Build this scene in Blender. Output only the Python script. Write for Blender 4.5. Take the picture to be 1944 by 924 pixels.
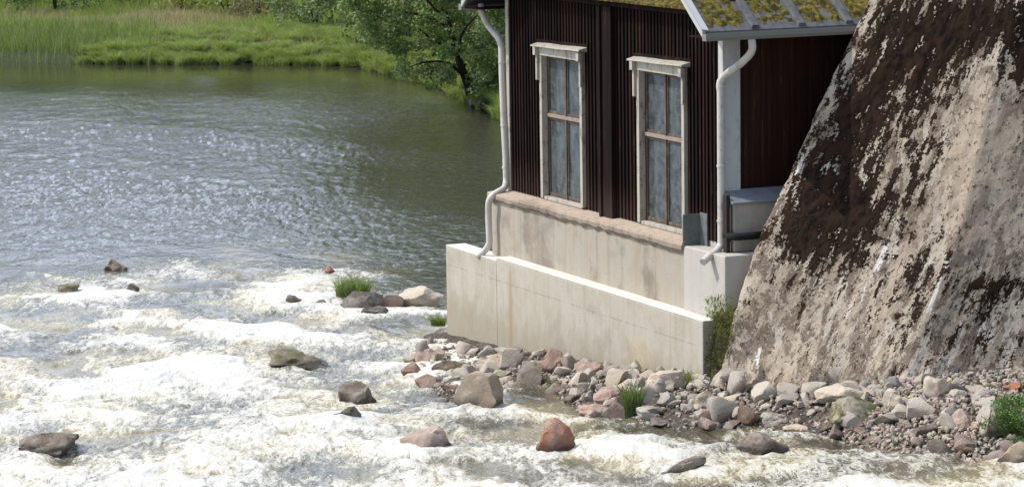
import bpy, bmesh, math, random
import numpy as np
from mathutils import Vector, Matrix, noise as mnoise
random.seed(7); RNG = np.random.default_rng(11)
R = math.radians
scene = bpy.context.scene
for o in list(bpy.data.objects): bpy.data.objects.remove(o)

# ---------------------------------------------------------------- camera
FPX = 5500.0; CX, CY = 972.0, 462.0
PITCH = math.atan(800/5500); ROLL = -0.015
CAM = np.array([0., 0., 9.])
r0 = np.array([1., 0, 0]); u0 = np.array([0, math.sin(PITCH), math.cos(PITCH)]); FWD = np.array([0, math.cos(PITCH), -math.sin(PITCH)])
RT = math.cos(ROLL)*r0 + math.sin(ROLL)*u0
UP = -math.sin(ROLL)*r0 + math.cos(ROLL)*u0
cd = bpy.data.cameras.new('camera'); cam = bpy.data.objects.new('camera', cd); scene.collection.objects.link(cam)
cd.sensor_width = 36; cd.lens = 36*FPX/1944; cd.clip_end = 5000; cd.clip_start = .5
m = Matrix.Identity(4)
for i in range(3):
    m[i][0] = RT[i]; m[i][1] = UP[i]; m[i][2] = -FWD[i]; m[i][3] = CAM[i]
cam.matrix_world = m; scene.camera = cam

# ---------------------------------------------------------------- light
SUN_AZ = np.array([-.99, .06]); SUN_AZ /= np.linalg.norm(SUN_AZ); SUN_EL = R(52)
S = Vector((SUN_AZ[0]*math.cos(SUN_EL), SUN_AZ[1]*math.cos(SUN_EL), math.sin(SUN_EL)))
sd = bpy.data.lights.new('sun', 'SUN'); sd.energy = 3.8; sd.angle = R(.55); sd.color = (1, .935, .83)
so = bpy.data.objects.new('sun', sd); scene.collection.objects.link(so)
so.rotation_euler = S.to_track_quat('Z', 'Y').to_euler(); so.location = (-40, 0, 60)
world = bpy.data.worlds.new('World'); scene.world = world; world.use_nodes = True
wn = world.node_tree; wn.nodes.clear()
wo = wn.nodes.new('ShaderNodeOutputWorld'); wb = wn.nodes.new('ShaderNodeBackground'); sk = wn.nodes.new('ShaderNodeTexSky')
sk.sky_type = 'NISHITA'; sk.sun_disc = False; sk.sun_elevation = SUN_EL
sk.sun_rotation = math.atan2(S.x, S.y); sk.air_density = 1; sk.dust_density = 1.2; sk.altitude = 100
tc = wn.nodes.new('ShaderNodeTexCoord'); mp = wn.nodes.new('ShaderNodeMapping'); mp.inputs['Scale'].default_value = (1, 1, 3)
nz = wn.nodes.new('ShaderNodeTexNoise'); nz.inputs['Scale'].default_value = 2.2; nz.inputs['Detail'].default_value = 6
rp = wn.nodes.new('ShaderNodeValToRGB'); rp.color_ramp.elements[0].position = .42; rp.color_ramp.elements[1].position = .60
mx = wn.nodes.new('ShaderNodeMix'); mx.data_type = 'RGBA'; mx.inputs[7].default_value = (16.0, 18.3, 22.6, 1)
wn.links.new(tc.outputs['Generated'], mp.inputs[0]); wn.links.new(mp.outputs[0], nz.inputs[0]); dt = wn.nodes.new('ShaderNodeVectorMath'); dt.operation = 'DOT_PRODUCT'; dt.inputs[1].default_value = (-.25, .9, .1); wn.links.new(tc.outputs['Generated'], dt.inputs[0])
ma = wn.nodes.new('ShaderNodeMath'); ma.operation = 'MULTIPLY_ADD'; ma.inputs[1].default_value = .14; wn.links.new(dt.outputs['Value'], ma.inputs[0]); wn.links.new(nz.outputs[0], ma.inputs[2]); wn.links.new(ma.outputs[0], rp.inputs[0])
wn.links.new(rp.outputs[0], mx.inputs[0]); wn.links.new(sk.outputs[0], mx.inputs[6]); wn.links.new(mx.outputs[2], wb.inputs[0])
wb.inputs[1].default_value = .10; wn.links.new(wb.outputs[0], wo.inputs[0])
scene.view_settings.view_transform = 'Standard'; scene.view_settings.look = 'None'
scene.view_settings.exposure = 0.10; scene.view_settings.gamma = 1
scene.render.engine = 'CYCLES'; scene.render.resolution_x = 1024; scene.render.resolution_y = 486
scene.cycles.max_bounces = 6; scene.cycles.transparent_max_bounces = 6

# ---------------------------------------------------------------- helpers: projection
def ray(px, py):
    return FWD + RT*((px-CX)/FPX) - UP*((py-CY)/FPX)
def at_z(px, py, z):
    d = ray(px, py); return CAM + d*((z-CAM[2])/d[2])
def at_d(px, py, dist):
    d = ray(px, py); return CAM + d*(dist/d[1])
def proj(P):
    v = np.asarray(P)-CAM; w = v@FWD
    return CX+FPX*(v@RT)/w, CY-FPX*(v@UP)/w

# ---------------------------------------------------------------- helpers: noise
_perm = np.random.default_rng(3).permutation(4096).astype(np.int64)
def _h(ix, iy, seed):
    return _perm[(_perm[(ix+seed*131) & 4095] + iy) & 4095]
def perlin(x, y, seed=0):
    ix = np.floor(x).astype(np.int64); iy = np.floor(y).astype(np.int64); fx = x-ix; fy = y-iy
    def g(i, j):
        a = _h(ix+i, iy+j, seed)*(2*np.pi/4096)
        return np.cos(a)*(fx-i)+np.sin(a)*(fy-j)
    ux = fx*fx*fx*(fx*(fx*6-15)+10); uy = fy*fy*fy*(fy*(fy*6-15)+10)
    a = g(0, 0)*(1-ux)+g(1, 0)*ux; b = g(0, 1)*(1-ux)+g(1, 1)*ux
    return (a*(1-uy)+b*uy)*1.5
def fbm(x, y, oct=4, seed=0, gain=.5):
    s = 0; a = 1; t = 0
    for k in range(oct):
        s = s+a*perlin(x*2**k, y*2**k, seed+k*7); t += a; a *= gain
    return s/t*1.4
def ridged(x, y, oct=3, seed=0):
    s = 0; a = 1; t = 0
    for k in range(oct):
        s = s+a*(1-2*np.abs(perlin(x*2**k, y*2**k, seed+k*5))); t += a; a *= .5
    return s/t
def sstep(a, b, x):
    t = np.clip((x-a)/(b-a), 0, 1); return t*t*(3-2*t)

# ---------------------------------------------------------------- helpers: objects
ORG = {}
def link(o, parent=None, kind=None):
    scene.collection.objects.link(o)
    if parent is not None: o.parent = parent
    if kind: o['kind'] = kind
    return o
def tag(o, label=None, cat=None, group=None, kind=None):
    if label: o['label'] = label
    if cat: o['category'] = cat
    if group: o['group'] = group
    if kind: o['kind'] = kind
    return o
def empty(name, loc, label, cat, group=None):
    o = bpy.data.objects.new(name, None); o.location = [float(c) for c in loc]; o.empty_display_size = .3
    scene.collection.objects.link(o); ORG[o.name] = np.array(loc, float)
    return tag(o, label, cat, group)
def mesh_np(name, V, F, mat, parent=None, smooth=False, attrs=None, origin=None, uv=None):
    V = np.asarray(V, np.float32)
    og = ORG[parent.name] if parent is not None else (np.array(origin, float) if origin is not None else np.zeros(3))
    V = V-og.astype(np.float32)
    me = bpy.data.meshes.new(name)
    F = np.asarray(F)
    me.vertices.add(len(V)); me.vertices.foreach_set('co', V.ravel())
    n = F.shape[1]
    me.loops.add(F.size); me.loops.foreach_set('vertex_index', F.ravel().astype(np.int32))
    me.polygons.add(len(F)); me.polygons.foreach_set('loop_start', np.arange(0, F.size, n, dtype=np.int32))
    me.polygons.foreach_set('use_smooth', np.full(len(F), smooth))
    if attrs:
        for k, a in attrs.items():
            a = np.asarray(a, np.float32)
            if a.ndim == 1:
                at = me.attributes.new(k, 'FLOAT', 'POINT'); at.data.foreach_set('value', a)
            else:
                at = me.attributes.new(k, 'FLOAT_COLOR', 'POINT')
                at.data.foreach_set('color', np.c_[a, np.ones(len(a))].astype(np.float32).ravel())
    if uv is not None:
        ul = me.uv_layers.new(name='UVMap'); ul.data.foreach_set('uv', np.asarray(uv, np.float32)[F.ravel()].ravel())
    me.update(calc_edges=True); me.validate()
    if mat: me.materials.append(mat)
    o = bpy.data.objects.new(name, me)
    if parent is None: o.location = [float(c) for c in og]
    link(o, parent); ORG[o.name] = og
    return o
class MB:
    def __init__(s): s.v = []; s.f = []
    def add(s, vs, fs):
        b = len(s.v); s.v += [tuple(map(float, p)) for p in vs]; s.f += [tuple(i+b for i in f) for f in fs]
    def hexa(s, p):   # 8 points: bottom 4 (ccw), top 4
        s.add(p, [(3,2,1,0),(4,5,6,7),(0,1,5,4),(1,2,6,5),(2,3,7,6),(3,0,4,7)])
    def box(s, fr, a0, a1, b0, b1, z0, z1):
        s.hexa([fr(a0,b0,z0),fr(a1,b0,z0),fr(a1,b1,z0),fr(a0,b1,z0),fr(a0,b0,z1),fr(a1,b0,z1),fr(a1,b1,z1),fr(a0,b1,z1)])
    def tube(s, pts, rad, seg=12, cap=True, flat=1.0):
        P = [Vector(p) for p in pts]; n = len(P); rr = rad if hasattr(rad, '__len__') else [rad]*n
        T = [(P[min(i+1,n-1)]-P[max(i-1,0)]).normalized() for i in range(n)]
        a = Vector((0,0,1)) if abs(T[0].z) < .9 else Vector((0,1,0))
        x = T[0].cross(a).normalized(); vs = []
        for i in range(n):
            x = (x-T[i]*x.dot(T[i])).normalized(); y = T[i].cross(x)
            for k in range(seg):
                t = 2*math.pi*k/seg; vs.append(P[i]+(x*math.cos(t)+y*math.sin(t)*flat)*rr[i])
        fs = [(i*seg+k, i*seg+(k+1)%seg, (i+1)*seg+(k+1)%seg, (i+1)*seg+k) for i in range(n-1) for k in range(seg)]
        if cap: fs += [tuple(range(seg))[::-1], tuple((n-1)*seg+k for k in range(seg))]
        s.add(vs, fs)
    def build(s, name, mat, parent=None, smooth=False, bevel=0, origin=None):
        og = ORG[parent.name] if parent is not None else (np.array(origin, float) if origin is not None else np.zeros(3))
        me = bpy.data.meshes.new(name); me.from_pydata([tuple(np.array(p)-og) for p in s.v], [], s.f); me.update()
        bm = bmesh.new(); bm.from_mesh(me); bmesh.ops.recalc_face_normals(bm, faces=bm.faces); bm.to_mesh(me); bm.free()
        if smooth:
            for p in me.polygons: p.use_smooth = len(p.vertices) == 4
        me.materials.append(mat)
        o = bpy.data.objects.new(name, me)
        if parent is None: o.location = [float(c) for c in og]
        link(o, parent); ORG[o.name] = og
        if bevel:
            b = o.modifiers.new('bevel', 'BEVEL'); b.width = bevel; b.segments = 2; b.limit_method = 'ANGLE'
        return o
def grid_faces(nr, nc):
    i = np.arange(nr-1)[:, None]*nc+np.arange(nc-1)[None, :]; i = i.ravel()
    return np.stack([i, i+1, i+nc+1, i+nc], 1)
def curve(pts, n=6):
    P = [np.array(p, float) for p in pts]; out = []
    Q = [2*P[0]-P[1]]+P+[2*P[-1]-P[-2]]
    for i in range(1, len(Q)-2):
        for k in range(n):
            t = k/n; a, b, c, d = Q[i-1], Q[i], Q[i+1], Q[i+2]
            out.append(.5*((2*b)+(-a+c)*t+(2*a-5*b+4*c-d)*t*t+(-a+3*b-3*c+d)*t**3))
    out.append(P[-1]); return out

# ---------------------------------------------------------------- helpers: materials
class NT:
    def __init__(s, name):
        s.m = bpy.data.materials.new(name); s.m.use_nodes = True; s.t = s.m.node_tree
        s.b = s.t.nodes['Principled BSDF']; s.b.inputs['Specular IOR Level'].default_value = .3
    def n(s, ty, **kw):
        x = s.t.nodes.new('ShaderNode'+ty)
        for k, v in kw.items(): setattr(x, k, v)
        return x
    def inp(s, sock, v):
        if isinstance(v, bpy.types.NodeSocket): s.t.links.new(v, sock)
        elif v is not None:
            if sock.type == 'RGBA' and len(v) == 3: v = (*v, 1)
            sock.default_value = v
    def pos(s): return s.n('NewGeometry').outputs['Position']
    def obj(s): return s.n('TexCoord').outputs['Object']
    def uv(s): return s.n('TexCoord').outputs['UV']
    def rand(s): return s.n('ObjectInfo').outputs['Random']
    def attr(s, name, col=False):
        a = s.n('Attribute', attribute_name=name); return a.outputs['Color' if col else 'Fac']
    def map(s, v, scale=(1,1,1), loc=(0,0,0), rot=(0,0,0)):
        x = s.n('Mapping'); s.inp(x.inputs[0], v); x.inputs['Scale'].default_value = scale; x.inputs['Location'].default_value = loc; x.inputs['Rotation'].default_value = rot
        return x.outputs[0]
    def noise(s, v, scale, detail=5, rough=.55, dist=0):
        x = s.n('TexNoise'); s.inp(x.inputs['Vector'], v); x.inputs['Scale'].default_value = scale; x.inputs['Detail'].default_value = detail
        x.inputs['Roughness'].default_value = rough; x.inputs['Distortion'].default_value = dist; return x.outputs[0]
    def vor(s, v, scale, feature='F1'):
        x = s.n('TexVoronoi', feature=feature); s.inp(x.inputs['Vector'], v); x.inputs['Scale'].default_value = scale; return x.outputs['Distance']
    def math(s, op, a, b=None, c=None, clamp=False):
        x = s.n('Math', operation=op, use_clamp=clamp); s.inp(x.inputs[0], a)
        if b is not None: s.inp(x.inputs[1], b)
        if c is not None: s.inp(x.inputs[2], c)
        return x.outputs[0]
    def ss(s, v, a, b, lo=0, hi=1):
        x = s.n('MapRange', interpolation_type='SMOOTHSTEP'); s.inp(x.inputs['Value'], v)
        x.inputs['From Min'].default_value = a; x.inputs['From Max'].default_value = b; x.inputs['To Min'].default_value = lo; x.inputs['To Max'].default_value = hi
        return x.outputs[0]
    def ramp(s, v, stops):
        x = s.n('ValToRGB'); e = x.color_ramp.elements
        while len(e) < len(stops): e.new(.5)
        for el, (p, c) in zip(e, stops): el.position = p; el.color = (*c, 1)
        s.inp(x.inputs[0], v); return x.outputs[0]
    def mix(s, f, a, b, blend='MIX'):
        x = s.n('Mix', data_type='RGBA', blend_type=blend); s.inp(x.inputs[0], f); s.inp(x.inputs[6], a); s.inp(x.inputs[7], b); return x.outputs[2]
    def sep(s, v):
        x = s.n('SeparateXYZ'); s.inp(x.inputs[0], v); return x.outputs
    def dot(s, v, d):
        x = s.n('VectorMath', operation='DOT_PRODUCT'); s.inp(x.inputs[0], v); x.inputs[1].default_value = tuple(d); return x.outputs['Value']
    def bump(s, h, strength=.5, dist=.02, normal=None):
        x = s.n('Bump'); s.inp(x.inputs['Height'], h); s.inp(x.inputs['Strength'], strength); x.inputs['Distance'].default_value = dist
        if normal: s.inp(x.inputs['Normal'], normal)
        return x.outputs[0]
    def out(s, col=None, rough=None, normal=None, **kw):
        s.inp(s.b.inputs['Base Color'], col); s.inp(s.b.inputs['Roughness'], rough); s.inp(s.b.inputs['Normal'], normal)
        for k, v in kw.items(): s.inp(s.b.inputs[k.replace('_', ' ')], v)
        return s.m

# ---------------------------------------------------------------- building frame
TH = math.atan(2553/5500)
U = np.array([-math.sin(TH), math.cos(TH), 0.]); N = np.array([-math.cos(TH), -math.sin(TH), 0.])
DB = 47.0
B0 = at_d(1376, 463, DB); ZB = float(B0[2]); B = np.array([B0[0], B0[1], 0.])
def L(u, n, z): return B+U*u+N*n+np.array([0, 0, z])
def fac(px, py, n=0.):        # where the line of sight meets the facade plane: (u, z)
    d = ray(px, py); P0 = L(0, n, 0); t = ((P0-CAM)@N)/(d@N); P = CAM+d*t
    return float((P-B)@U), float(P[2])
def sid(px, py, u=0.):        # the side wall plane: (n, z)
    d = ray(px, py); P0 = L(u, 0, 0); t = ((P0-CAM)@U)/(d@U); P = CAM+d*t
    return float((P-B)@N), float(P[2])
UA = fac(970, 364)[0]
ZL = fac(1308, 590, .33)[1]                       # top of the low outer wall
print('UA', UA, 'ZB', ZB, 'ZL', ZL, 'A z', fac(970, 364))

# ---------------------------------------------------------------- water level
CTRL = [(846,650,-.98),(700,560,-1.1),(450,480,-1.2),(0,500,-1.2),(0,700,-.9),(0,924,-.65),(500,700,-.9),(500,924,-.5),(780,720,-.9),(900,790,-.62),
        (1100,800,-.4),(1250,810,-.33),(1000,924,-.25),(1500,822,-.25),(1500,924,-.05),(1850,870,-.02),(1944,924,.05),(250,600,-1.1),(2400,880,.15),(-600,700,-.9),(-600,924,-.7),
        (800,450,-1.2),(300,400,-1.2),(600,350,-1.2),(900,380,-1.2),(-500,400,-1.2),(1000,1100,-.1),(1800,1100,.1),(300,1100,-.4)]
CP = np.array([[*at_z(a, b, c)[:2], c] for a, b, c in CTRL])
def zwater(x, y):
    x = np.asarray(x, float); y = np.asarray(y, float)
    num = np.zeros_like(x); den = np.zeros_like(x)
    for cx, cy, cz in CP:
        w = np.exp(-((x-cx)**2+(y-cy)**2)/(2*2.6**2))+1e-5*np.exp(-((x-cx)**2+(y-cy)**2)/(2*12.**2))
        num += w*cz; den += w
    z = (num-1.2*1e-9)/(den+1e-9)
    t = sstep(62, 70, y); return z*(1-t)-1.2*t
def on_water(px, py):
    z = -.5
    for _ in range(8):
        P = at_z(px, py, z); z = float(zwater(P[0], P[1]))
    return np.array([P[0], P[1], z])

# ---------------------------------------------------------------- materials
def M_water():
    t = NT('river_water'); foam = t.attr('foam'); tone = t.attr('tone'); p = t.pos()
    fl = t.map(p, (1.5, .55, .8), rot=(0, 0, 1.0))
    n1 = t.noise(fl, 3.2, 8, .72, 1.2); n2 = t.noise(t.map(p, (1.1, .7, 1), rot=(0, 0, 1.0)), 19, 5, .75)
    lace = t.math('ABSOLUTE', t.math('SUBTRACT', t.noise(fl, 7, 5, .65, 1.5), .5))
    f = t.math('ADD', foam, t.math('MULTIPLY', t.math('SUBTRACT', n1, .5), 2.9))
    f = t.math('ADD', f, t.math('MULTIPLY', t.math('SUBTRACT', n2, .5), .8))
    f = t.math('ADD', f, t.math('MULTIPLY', t.math('SUBTRACT', .055, lace), 2.6))
    clear = t.mix(tone, (.016, .018, .012), (.22, .185, .11))
    mid = t.mix(t.ss(tone, .3, .8), (.20, .185, .145), (.29, .245, .14))
    col = t.mix(t.ss(f, .18, .42), t.mix(.5, clear, (.17, .155, .11)), mid)
    col = t.mix(t.ss(f, .38, .66), col, t.mix(tone, (.42, .40, .35), (.48, .44, .33)))
    col = t.mix(t.ss(f, .62, 1.05), col, (.585, .565, .51))
    col = t.mix(t.ss(f, -.02, .22), clear, col)
    rough = t.ss(f, .15, .6, .03, .5)
    w1 = t.noise(t.map(p, (1, .8, 1)), 5.5, 3, .5); w2 = t.noise(t.map(p, (1, .7, 1)), 17, 3, .55)
    hb = t.math('ADD', t.math('MULTIPLY', w1, .6), t.math('MULTIPLY', w2, .32))
    b1 = t.bump(hb, t.attr('chop'), .07)
    b2 = t.bump(t.math('ADD', t.math('MULTIPLY', n1, .6), t.math('MULTIPLY', n2, .35)), t.ss(foam, -.3, .3, 0, .6), .05, b1)
    return t.out(col, rough, b2, IOR=1.33, Specular_IOR_Level=.5)
def M_rock(name, stops, mossy=0, wet=True, scale=1.0, wl=(-.55, -.1)):
    t = NT(name); p = t.obj(); r = t.rand(); wp = t.pos()
    n1 = t.noise(wp, 3.2*scale, 7, .65); n2 = t.noise(wp, 28*scale, 5, .7)
    base = t.ramp(r, stops)
    c = t.mix(t.ss(n1, .35, .68), base, t.mix(.5, base, (.40, .36, .31)), 'MIX')
    c = t.mix(t.ss(n2, .5, .72, 0, .4), c, (.09, .075, .06))
    c = t.mix(t.ss(t.noise(wp, 60, 2), .62, .7, 0, .5), c, (.55, .5, .45))
    if mossy: c = t.mix(t.ss(t.noise(wp, 5, 5), .45, .6, 0, mossy), c, (.075, .08, .02))
    rough = .8
    if wet:
        at = t.math('ADD', t.sep(p)[2], t.math('MULTIPLY', t.math('SUBTRACT', t.noise(wp, 7, 3), .5), .5))
        wv = t.ss(at, wl[0], wl[1], 1, 0); c = t.mix(wv, c, t.mix(.72, c, (.02, .014, .01))); rough = t.ss(wv, 0, 1, .8, .25)
    return t.out(c, rough, t.bump(t.math('ADD', n1, t.math('MULTIPLY', n2, .4)), .6, .05))
def M_concrete(name, base, dark, tan, streak=.6, joints=None, rust=None, amount=.5, waterline=None):
    t = NT(name); p = t.pos(); s = t.sep(p)
    n1 = t.noise(t.map(p, (1.8, 1.8, 1.0)), 1.7, 7, .68, .4); n2 = t.noise(p, 40, 4, .7); n3 = t.noise(t.map(p, (9, 9, .45)), 1, 5, .6)
    n4 = t.noise(p, 1.1, 5, .6)
    c = t.mix(t.ss(n1, .38, .66), base, tan)
    c = t.mix(t.ss(n3, .48, .72, 0, streak), c, dark)
    c = t.mix(t.ss(n4, .5, .7, 0, amount), c, dark)
    c = t.mix(t.ss(n2, .55, .75, 0, .35), c, dark)
    c = t.mix(t.ss(t.noise(p, 18, 3), .68, .74, 0, .6), c, tuple(x*.45 for x in dark))
    if waterline is not None:
        wz = t.math('ADD', s[2], t.math('MULTIPLY', n1, -.9)); c = t.mix(t.ss(wz, waterline-.9, waterline, .55, 0), c, (.27, .22, .15))
    if joints:
        for z0, w in joints:
            d = t.math('ABSOLUTE', t.math('SUBTRACT', t.math('ADD', s[2], t.math('MULTIPLY', n4, .03)), z0))
            c = t.mix(t.math('MULTIPLY', t.ss(d, 0, w, .5, 0), t.ss(n1, .36, .56)), c, (.09, .08, .065))
    if rust:
        for (uu, w, st, cc, z0, z1) in rust:
            d = t.math('ABSOLUTE', t.math('SUBTRACT', t.math('ADD', t.dot(p, U), t.math('MULTIPLY', n4, .06)), uu))
            f = t.math('MULTIPLY', t.ss(d, 0, w, st, 0), t.ss(s[2], z0, z1, 1, .0))
            c = t.mix(f, c, cc)
    return t.out(c, .88, t.bump(t.math('ADD', n2, n4), .35, .02))
def M_siding(name='dark_stained_boards', k1=(.005, .0032, .0028), k2=(.017, .0075, .0055)):
    t = NT(name); p = t.pos()
    st = t.noise(t.map(p, (14, 14, .5)), 1, 6, .7); sp = t.noise(t.map(p, (40, 40, 3)), 1, 3, .6)
    idx = t.math('FLOOR', t.math('DIVIDE', t.dot(p, U), .15))
    wn_ = t.n('TexWhiteNoise', noise_dimensions='1D'); t.inp(wn_.inputs['W'], idx)
    c = t.mix(t.ss(st, .4, .68), k1, k2)
    c = t.mix(t.math('MULTIPLY', t.math('POWER', wn_.outputs[0], 3), .6), c, (.035, .015, .010))
    c = t.mix(t.ss(t.math('MULTIPLY', st, sp), .33, .42, 0, .6), c, (.10, .065, .05))
    low = t.math('ADD', t.sep(p)[2], t.math('MULTIPLY', st, -.8))
    c = t.mix(t.ss(low, ZB-.5, ZB+.35, .5, 0), c, (.075, .045, .035))
    return t.out(c, .8, t.bump(st, .3, .01), Specular_IOR_Level=.1)
def M_paint(name, col, worn=(.25, .2, .16), amt=.5, rough=.6, sc=1.0):
    t = NT(name); p = t.pos(); n = t.noise(t.map(p, (3*sc, 3*sc, 1.2*sc)), 3, 6, .7); n2 = t.noise(p, 45, 3, .7)
    c = t.mix(t.ss(t.math('ADD', n, t.math('MULTIPLY', t.math('SUBTRACT', n2, .5), .5)), .5, .66, 0, amt), col, worn)
    return t.out(c, rough, t.bump(n2, .2, .006))
def M_glass():
    t = NT('old_window_glass'); p = t.pos(); n = t.noise(t.map(p, (1.2, 1.2, .8)), 2.4, 3, .5, 1.8)
    g = t.noise(t.map(p, (2.5, 2.5, .35)), 1.6, 4, .55, .8); wv = t.noise(p, 2.2, 2)
    c = t.mix(t.ss(n, .34, .66), (.035, .042, .047), (.085, .098, .105))  # wavy grey and green reflections painted into the pane colour
    c = t.mix(t.ss(g, .50, .66, 0, .55), c, (.055, .075, .045))
    c = t.mix(t.ss(t.noise(t.map(p, (2, 2, 5)), 3, 3, .5, .6), .5, .7, 0, .4), c, (.13, .145, .15))
    return t.out(c, .06, t.bump(wv, .5, .04), IOR=1.5, Specular_IOR_Level=.6)
def M_buttress():
    t = NT('weathered_lime_mortar'); uv = t.uv(); dm = t.attr('dark'); wm = t.attr('white'); tn = t.attr('tan')
    v = t.map(uv, (1, .38, 1))
    a = t.noise(v, 1.9, 8, .66, .5); b = t.noise(t.map(uv, (1, .55, 1)), 6.5, 7, .7, .3); c_ = t.noise(uv, 22, 5, .7)
    sr = t.noise(t.map(uv, (1, .16, 1)), 5.5, 6, .65, .4)
    d1 = t.noise(t.map(uv, (1, .5, 1), loc=(3.1, 1.7, 0)), 4.2, 9, .72, .4); d2 = t.noise(t.map(uv, (1, .75, 1), loc=(9, 4, 0)), 9, 8, .75)
    d3 = t.noise(t.map(uv, (1, .3, 1), loc=(5, 8, 0)), 3.0, 9, .74, .3)
    base = t.mix(t.ss(a, .38, .62), (.28, .225, .17), (.43, .365, .285))
    base = t.mix(t.math('MULTIPLY', tn, t.ss(b, .3, .5)), base, (.45, .355, .265))
    tq = t.math('SUBTRACT', 1, t.math('MULTIPLY', tn, .85))
    base = t.mix(t.math('MULTIPLY', t.ss(d1, .49, .515), t.math('MULTIPLY', tq, .9)), base, (.15, .112, .085))
    base = t.mix(t.math('MULTIPLY', t.ss(d3, .55, .575), t.math('MULTIPLY', tq, .8)), base, (.50, .44, .36))
    base = t.mix(t.math('MULTIPLY', t.ss(d2, .56, .59), .85), base, (.05, .038, .032))
    base = t.mix(t.math('MULTIPLY', t.ss(c_, .57, .62), .5), base, (.55, .50, .44))
    # white lime bloom in streaks
    wf = t.math('ADD', t.math('ADD', wm, t.math('MULTIPLY', t.math('SUBTRACT', sr, .5), 2.2)), t.math('MULTIPLY', t.math('SUBTRACT', c_, .5), .8))
    base = t.mix(t.ss(wf, .46, .58, 0, .92), base, (.66, .62, .58))
    # nearly black growth
    df = t.math('ADD', dm, t.math('MULTIPLY', t.math('SUBTRACT', sr, .5), 2.1))
    df = t.math('ADD', df, t.math('MULTIPLY', t.math('SUBTRACT', b, .5), 3.2))
    df = t.math('ADD', df, t.math('MULTIPLY', t.math('SUBTRACT', c_, .5), 1.7))
    dk = t.mix(t.ss(b, .4, .6), (.009, .006, .005), (.030, .018, .012))
    base = t.mix(t.ss(df, .50, .55), base, dk)
    crk = t.vor(t.math('ADD', 0, 0) if False else t.map(uv, (.5, .32, 1)), 1.2, 'DISTANCE_TO_EDGE')
    x = t.n('TexVoronoi', feature='DISTANCE_TO_EDGE'); x.inputs['Scale'].default_value = .9
    wob = t.n('VectorMath', operation='ADD'); nn = t.n('TexNoise'); t.inp(nn.inputs[0], uv); nn.inputs['Scale'].default_value = 2.2; nn.inputs['Detail'].default_value = 5
    sc = t.n('VectorMath', operation='SCALE'); t.inp(sc.inputs[0], nn.outputs['Color']); sc.inputs['Scale'].default_value = .9
    t.inp(wob.inputs[0], t.map(uv, (.6, .35, 1))); t.inp(wob.inputs[1], sc.outputs[0]); t.inp(x.inputs['Vector'], wob.outputs[0])
    base = t.mix(t.math('MULTIPLY', t.ss(x.outputs['Distance'], 0, .010, .6, 0), t.ss(a, .45, .55)), base, (.04, .032, .026))
    h = t.math('ADD', t.math('ADD', a, t.math('MULTIPLY', b, .8)), t.math('MULTIPLY', c_, .35))
    h = t.math('SUBTRACT', h, t.ss(x.outputs['Distance'], 0, .015, .15, 0))
    return t.out(base, .95, t.bump(t.math('ADD', h, t.math('MULTIPLY', d1, .8)), .7, .03), Specular_IOR_Level=.06)
def M_leaf(name, trans=.25, rough=.5):
    t = NT(name); c = t.attr('col', True); t.b.inputs['Specular IOR Level'].default_value = .35
    d = t.n('BsdfTranslucent'); t.inp(d.inputs[0], t.mix(.6, c, (.30, .38, .06)))
    mxs = t.n('MixShader'); mxs.inputs[0].default_value = trans
    t.out(c, rough); t.t.links.new(t.b.outputs[0], mxs.inputs[1]); t.t.links.new(d.outputs[0], mxs.inputs[2])
    t.t.links.new(mxs.outputs[0], t.t.nodes['Material Output'].inputs[0]); return t.m
def M_simple(name, col, rough=.6, metal=0, var=.3, sc=12):
    t = NT(name); n = t.noise(t.pos(), sc, 5, .65)
    return t.out(t.mix(t.ss(n, .4, .65, 0, var), col, tuple(c*.4 for c in col)), rough, t.bump(n, .2, .01), Metallic=float(metal))
def M_meadow():
    t = NT('meadow_soil'); p = t.pos(); n = t.noise(p, .25, 6, .6); n2 = t.noise(p, 3, 5, .7)
    c = t.ramp(n, [(.4, (.05, .085, .018)), (.5, (.09, .12, .03)), (.6, (.15, .125, .065))])
    c = t.mix(t.ss(n2, .45, .7, 0, .6), c, (.025, .04, .012))
    return t.out(t.mix(t.ss(t.sep(p)[2], -.85, -.55, 1, 0), c, (.03, .04, .015)), .95)
def M_bed():
    t = NT('river_bed'); n = t.noise(t.pos(), 2, 6, .65)
    return t.out(t.ramp(n, [(.4, (.05, .04, .03)), (.6, (.14, .115, .085))]), .9, t.bump(n, .6, .1))
def M_bank():
    t = NT('gravel_sand'); p = t.pos(); n = t.noise(p, 4, 6, .65); v = t.vor(p, 14); n2 = t.noise(p, 30, 4, .7)
    c = t.ramp(n, [(.35, (.07, .055, .042)), (.5, (.16, .13, .10)), (.65, (.25, .20, .155))])
    c = t.mix(t.ss(v, .25, .5, 0, .7), c, (.05, .04, .03))
    return t.out(t.mix(t.ss(n2, .5, .7, 0, .5), c, (.3, .27, .23)), .9, t.bump(t.math('SUBTRACT', n2, v), .9, .06))
def M_moss():
    t = NT('roof_moss'); p = t.pos(); n = t.noise(p, 9, 6, .7); n2 = t.noise(p, 45, 4, .7)
    c = t.ramp(n, [(.35, (.035, .026, .012)), (.45, (.075, .065, .013)), (.53, (.18, .15, .02)), (.63, (.33, .24, .04))])
    return t.out(t.mix(t.ss(n2, .5, .68, 0, .7), c, (.03, .028, .01)), .95, t.bump(t.math('ADD', n, n2), 1, .05))

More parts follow.
